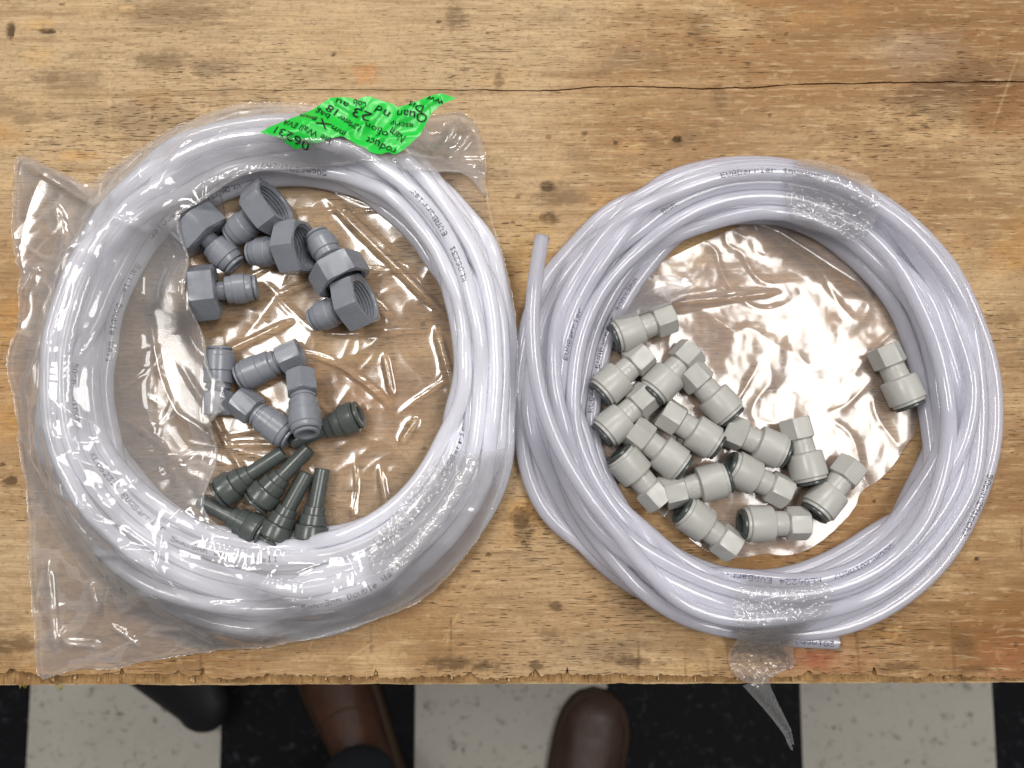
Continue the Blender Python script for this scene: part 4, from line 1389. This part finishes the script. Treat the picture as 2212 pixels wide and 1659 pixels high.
# ---- clear pouch lying in the right coil, under the pale connectors
pouch_px = [(1322, 690), (1345, 640), (1372, 600), (1420, 570), (1500, 530), (1570, 500), (1622, 478), (1690, 485), (1750, 495), (1840, 545), (1920, 590), (1934, 640), (1940, 700), (1975, 740), (1985, 800), (1985, 900), (1975, 940), (1958, 960), (1935, 1000), (1900, 1040), (1860, 1060),
            (1850, 1100), (1790, 1160), (1745, 1190), (1700, 1202), (1650, 1195), (1600, 1207), (1540, 1200), (1490, 1165), (1440, 1120), (1400, 1090), (1330, 1030), (1292, 980), (1275, 900), (1285, 800)]
po = chaikin([P2(a, b, .002) for a, b in pouch_px], 1)
px0, py0 = po.min(0) - 0.004; px1, py1 = po.max(0) + 0.004
fP = Field(px0, px1, py0, py1, 0.0008)
X, Y = fP.X, fP.Y
wp = 0.0006 + 0.0016 * vnoise(X / 0.045, Y / 0.045, 33) + 0.0005 * ridged(X, Y, 0.03, 34, 0.9) ** 2 + 0.00032 * vnoise(X / 0.013, Y / 0.013, 35) + 0.00006 * vnoise(X / 0.005, Y / 0.005, 36)
wp -= wp.min() - 0.0003
for (a, b, amp, wd) in [((1625, 478), (1885, 645), .0075, .012), ((1400, 590), (1340, 690), .005, .010), ((1480, 660), (1690, 630), .002, .005), ((1440, 660), (1570, 640), .003, .008)]:
    wp += crease(X, Y, P2(*a), P2(*b), amp, wd, 1.2)
wp = np.minimum(wp, 0.008)
pouch = sheet("plastic_pouch", fP, wp, po, [], M['film_pouch'])
tag(pouch, "shiny clear plastic pouch lying flat under the pale connectors in the right coil", "plastic bag")
# the flap of the pouch that folds over the highest pale connector
flap_px = [(1318, 688), (1350, 632), (1385, 590), (1450, 572), (1520, 590), (1500, 625), (1450, 655), (1405, 672), (1360, 685)]
fo = chaikin([P2(a, b, .02) for a, b in flap_px], 1)
fF = Field(fo[:, 0].min() - .003, fo[:, 0].max() + .003, fo[:, 1].min() - .003, fo[:, 1].max() + .003, 0.0008)
org, xax, L = FIT_OBST[16]
pts = np.array([np.array(org + xax * (L * k / 14)) for k in range(15)])
fF.stamp(pts, 0.0095)
zf_ = fF.drape(200, 0.00001, 0.0008) + 0.0012 * ridged(fF.X, fF.Y, 0.02, 37) + 0.0003 * ridged(fF.X, fF.Y, 0.008, 38)
fl = sheet("folded_flap", fF, zf_, fo, [], M['film_pouch'], pouch)

# ---- strips of clear tape round the coils
def tape(poly, path, lab, seed, parent=None, amp=1.0, h=0.02, lift=0.0008, name="clear_tape"):
    o_ = chaikin([P2(*q[:2], q[2] if len(q) > 2 else h) for q in poly], 1)
    f = Field(o_[:, 0].min() - .003, o_[:, 0].max() + .003, o_[:, 1].min() - .003, o_[:, 1].max() + .003, 0.0006)
    near = path[(path[:, 0] > f.x[0] - .01) & (path[:, 0] < f.x[-1] + .01) & (path[:, 1] > f.y[0] - .01) & (path[:, 1] < f.y[-1] + .01)]
    f.stamp(near, TR)
    # rasterised tubes are sampled every 3.6 mm: fill along the path
    f.obs = np.maximum.reduce([f.obs] + [np.roll(np.roll(f.obs, a, 0), b, 1) for a in (-1, 0, 1) for b in (-1, 0, 1)])
    z = blur(f.drape(160, 0.000004, lift), 10)
    z = z + amp * (0.0006 * ridged(f.X, f.Y, 0.007, seed, 0.5) ** 2 + 0.0006 * ridged(f.X, f.Y, 0.0035, seed + 1, 0.4) ** 2)
    o = sheet(name, f, z, o_, [], M['tape'], parent)
    if lab:
        tag(o, lab, "tape", "clear tape round the coils")
    return o

tape([(1722, 338, .012), (1712, 372, .026), (1703, 402, .028), (1700, 440, .028), (1706, 474, .022), (1745, 486, .022), (1800, 498, .024), (1868, 520, .026), (1893, 490, .028), (1897, 450, .028), (1888, 412, .024), (1860, 372, .014), (1800, 346, .010)], pathR,
     "crinkled clear tape wrapped over the upper right of the right coil", 70)
tpb = tape([(1600, 1240, .02), (1591, 1262, .026), (1573, 1317, .026), (1583, 1345, .02), (1587, 1385, .008), (1574, 1412, .002), (1575, 1440, .002), (1598, 1471, .002), (1650, 1472, .002), (1690, 1452, .002), (1724, 1436, .002), (1710, 1410, .002), (1706, 1382, .008), (1745, 1345, .02), (1790, 1318, .026), (1796, 1295, .026), (1785, 1250, .022), (1700, 1258, .024)], pathR,
           "crinkled clear tape round the right coil's bottom, tail hanging over the bench edge", 74)
tape([(388, 500, .022), (372, 455, .028), (395, 425, .028), (445, 398, .028), (470, 395, .028), (478, 430, .026), (470, 452, .024), (440, 470, .022), (410, 500, .02)], pathL,
     "crinkled clear tape at the upper left of the left coil beside the grey fittings", 78, lift=0.0035)
tape([(800, 1170, .026), (850, 1110, .026), (885, 1060, .024), (930, 1000, .024), (985, 968, .024), (1035, 985, .026), (1020, 1040, .024), (975, 1110, .02), (930, 1180, .02), (860, 1235, .02), (810, 1240, .02), (795, 1210, .024)], pathL,
     "crinkled clear tape glittering over the lower right of the left coil", 82, lift=0.004)
# twisted tail of the lower tape, hanging past the bench edge
cl = catmull([P(1632, 1466, .002), P(1645, 1490, .001), P(1664, 1520, -.006), P(1684, 1552, -.014), P(1700, 1580, -.022), P(1706, 1600, -.028), P(1712, 1614, -.032)], 24)
V, F = [], []
m = 11
for i, c in enumerate(cl):
    f = i / (len(cl) - 1)
    w = 0.0105 * (1 - f) ** 2.2 + 0.0052 - 0.001 * f
    tw = 0.4 + f * 1.5 + 0.4 * math.sin(f * 7)
    tan = cl[min(i + 1, len(cl) - 1)] - cl[max(i - 1, 0)]
    tan /= np.linalg.norm(tan)
    sd = np.cross(tan, [0, 0, 1]); sd /= np.linalg.norm(sd)
    nn = np.cross(sd, tan)
    for k in range(m):
        u = (k / (m - 1) - 0.5) * 2
        fold = 0.0010 * math.sin(u * 4 + f * 6) + 0.0007 * float(vnoise(np.array([u * 2.5]), np.array([f * 22]), 5)[0]) + 0.0004 * float(vnoise(np.array([u * 6]), np.array([f * 50]), 6)[0])
        tww = tw * (0.15 + 0.45 * f)
        p = c + w * 0.5 * u * (math.cos(tww * .5) * sd + math.sin(tww * .5) * nn) + nn * fold
        V.append(p)
n = len(cl)
F = [(i * m + k, i * m + k + 1, (i + 1) * m + k + 1, (i + 1) * m + k) for i in range(n - 1) for k in range(m - 1)]
tail = mesh_obj("twisted_tail", V, F, M['tape'], tpb)

# ------------------------------------------------------------------ shoes, trouser legs, base under the bench
def shoe(name, ank, ang, lab, mat, length=0.295, width=0.052):
    """ank: floor point below the ankle; ang: heading of the toe from +Y"""
    root = empty(name, (ank.x, ank.y, 0))
    root.rotation_euler = (0, 0, ang)
    tag(root, lab, "shoe", "brown leather shoes of the person at the bench")
    # sections along Y: heel -0.075 .. toe 0.22
    ys = np.linspace(-0.075, length - 0.075, 26)
    def hw(s): return width * (0.72 + 0.28 * math.sin(min(1, s / 0.68) * math.pi * 0.5) ** 2) * min(1, (1 - ((s - 0.7) / 0.302) ** 2.4 if s > 0.7 else 1)) ** 0.5 * min(1, max(0.02, s / 0.06)) ** 0.5
    def ht(s): return 0.098 - 0.030 * s if s < 0.28 else (0.0896 - (s - 0.28) * 0.085 if s < 0.9 else 0.037 * max(0.25, (1 - ((s - 0.9) / 0.11) ** 2)))
    V, F = [], []
    seg = 28
    for y in ys:
        s = (y - ys[0]) / (ys[-1] - ys[0])
        w, h = max(0.004, hw(s)), ht(s)
        for k in range(seg):
            a = math.pi * k / (seg - 1)
            cx = math.copysign(abs(math.cos(a)) ** 0.75, math.cos(a))
            V.append((w * cx * (1 - 0.12 * math.sin(a)), y, 0.018 + (h - 0.018) * math.sin(a) ** 0.8))
    for i in range(len(ys) - 1):
        for k in range(seg - 1):
            # leave the top of the heel half open where the foot goes in
            s = i / (len(ys) - 1)
            if s < 0.22 and 7 <= k <= seg - 9:
                continue
            F.append((i * seg + k + 1, i * seg + k, (i + 1) * seg + k, (i + 1) * seg + k + 1))
    mesh_obj("upper", V, F, mat, root)
    # welted sole
    out = []
    for y in ys:
        s = (y - ys[0]) / (ys[-1] - ys[0])
        out.append((hw(s) * 1.0 + 0.006, y))
    ring = [(w, y) for w, y in out] + [(-w, y) for w, y in reversed(out)]
    ring[0] = (ring[0][0], ring[0][1] - 0.004)
    n = len(ring)
    V = [(x, y, 0.0006) for x, y in ring] + [(x, y, 0.021) for x, y in ring] + [(x * .9, y, 0.024) for x, y in ring]
    F = [(i, (i + 1) % n, n + (i + 1) % n, n + i) for i in range(n)] + [(n + i, n + (i + 1) % n, 2 * n + (i + 1) % n, 2 * n + i) for i in range(n)] + [tuple(range(2 * n, 3 * n))]
    mesh_obj("sole", V, F, M['sole'], root)
    # rolled collar and lining
    V, F = [], []
    for i in range(24):
        a = 2 * math.pi * i / 24
        cx, cy = 0.036 * math.cos(a), -0.022 + 0.050 * math.sin(a)
        for k in range(8):
            b = 2 * math.pi * k / 8
            V.append((cx + 0.006 * math.cos(b) * math.cos(a), cy + 0.006 * math.cos(b) * math.sin(a), 0.094 + 0.006 * math.sin(b)))
    F = [(i * 8 + k, ((i + 1) % 24) * 8 + k, ((i + 1) % 24) * 8 + (k + 1) % 8, i * 8 + (k + 1) % 8) for i in range(24) for k in range(8)]
    mesh_obj("collar_lining", V, F, M['lining'], root)
    # seam ridge across the vamp
    V, F = [], []
    for i in range(21):
        a = math.pi * (0.06 + 0.88 * i / 20)
        y = 0.035 + 0.05 * math.sin(a)
        s = (y - ys[0]) / (ys[-1] - ys[0])
        w, h = hw(s), ht(s)
        cx = math.copysign(abs(math.cos(a)) ** 0.75, math.cos(a))
        for dy, dz in ((-0.0015, 0), (0, 0.0016), (0.0015, 0)):
            V.append((w * cx * (1 - 0.12 * math.sin(a)) * 1.004, y + dy, 0.018 + (h - 0.018) * math.sin(a) ** 0.8 + dz))
    F = [(i * 3 + k, i * 3 + k + 1, (i + 1) * 3 + k + 1, (i + 1) * 3 + k) for i in range(20) for k in range(2)]
    mesh_obj("seam", V, F, M['sole'], root)
    return root

af = P(782, 1645, -TZ + 0.05); af.z = 0
toe = P(1302, 1500, -TZ + 0.03)
angL = R_(24); angR = R_(-13)
shoe("shoe", af, angL, "brown leather shoe whose toe is hidden under the bench, trouser cuff above it", M['leather'])
d = Vector((-math.sin(angR), math.cos(angR), 0))
ar = Vector((toe.x, toe.y, 0)) - d * 0.218
shoe("shoe", ar, angR, "scuffed brown shoe with its round toe on the pale tile by the black tile", M['leather2'])

# trouser legs of the person standing at the bench, one continuous surface
def legs():
    bm = bmesh.new()
    sk = []
    me = bpy.data.meshes.new("person")
    hipz = 0.98
    mid = (af + ar) / 2
    hip = Vector((mid.x, mid.y - 0.10, hipz))
    V = [hip]
    E = []
    rad = [0.15]
    for a, side in ((af, -1), (ar, 1)):
        heel = Vector((a.x + 0.012, a.y - 0.004, 0.085))
        knee = Vector((a.x * 0.85 + hip.x * 0.15, a.y - 0.07, 0.50))
        top = Vector((hip.x + side * 0.09, hip.y, hipz - 0.12))
        pts = [(top, 0.10), ((top + knee) / 2, 0.088), (knee, 0.070), (knee * .5 + heel * .5, 0.066), (heel + Vector((0, 0, .06)), 0.062), (heel, 0.060)]
        prev = 0
        for p, r in pts:
            V.append(p); rad.append(r)
            E.append((prev, len(V) - 1)); prev = len(V) - 1
    V.append(hip + Vector((0, -0.01, 0.06))); rad.append(0.15); E.append((0, len(V) - 1))
    me.from_pydata([tuple(v) for v in V], E, [])
    o = link(bpy.data.objects.new("person", me))
    sm = o.modifiers.new("skin", 'SKIN')
    for v, r in zip(me.skin_vertices[0].data, rad):
        v.radius = (r, r)
    me.skin_vertices[0].data[0].use_root = True
    ss = o.modifiers.new("sub", 'SUBSURF'); ss.levels = 2; ss.render_levels = 2
    me.materials.append(M['cloth'])
    dg = bpy.context.evaluated_depsgraph_get(); dg.update()
    m2 = bpy.data.meshes.new_from_object(o.evaluated_get(dg))
    m2.polygons.foreach_set("use_smooth", [True] * len(m2.polygons))
    o.modifiers.clear()
    o.data = m2
    m2.materials.clear(); m2.materials.append(M['cloth'])
    return o
pe = legs()
tag(pe, "person in dark trousers and brown shoes standing at the bench edge", "person")

# rounded black base leg poking out from under the bench
ft = empty("black_base_leg", (0, 0, 0))
tag(ft, "dark rounded leg end poking out from under the bench over a pale tile", "furniture leg")
e = P(440, 1520, -TZ + 0.035); s = P(372, 1410, -TZ + 0.035)
ax = (Vector((e.x, e.y, 0)) - Vector((s.x, s.y, 0))); Lg = ax.length; ax.normalize()
sd = Vector((-ax.y, ax.x, 0))
V, F = [], []
seg = 20
st = [(-0.20, 0.095, .060)] + [(Lg * k / 6 - 0.0, 0.080 - 0.038 * k / 6, .052 - .006 * k / 6) for k in range(7)] + [(Lg + 0.042 * math.sin(b), 0.042 * math.cos(b) + 0.0004, 0.02 + .026 * math.cos(b)) for b in np.linspace(0.25, 1.5, 8)]
for l, w, h in st:
    c = Vector((s.x, s.y, 0)) + ax * l
    for k in range(seg):
        a = 2 * math.pi * k / seg
        V.append(c + sd * (w * math.cos(a)) + Vector((0, 0, 0.034 + (h * 0.6) * math.sin(a))))
F = [(i * seg + k, i * seg + (k + 1) % seg, (i + 1) * seg + (k + 1) % seg, (i + 1) * seg + k) for i in range(len(st) - 1) for k in range(seg)]
mesh_obj("arm", V, F, M['rubber'], ft)
V, F = [], []
c = Vector((e.x, e.y, 0)) - ax * 0.004
for z, r in ((0.0005, 0.018), (0.004, 0.022), (0.03, 0.022)):
    for k in range(seg):
        a = 2 * math.pi * k / seg
        V.append(c + Vector((r * math.cos(a), r * math.sin(a), z)))
F = [(i * seg + k, i * seg + (k + 1) % seg, (i + 1) * seg + (k + 1) % seg, (i + 1) * seg + k) for i in range(2) for k in range(seg)] + [tuple(range(seg))]
mesh_obj("glide", V, F, M['rubber'], ft)
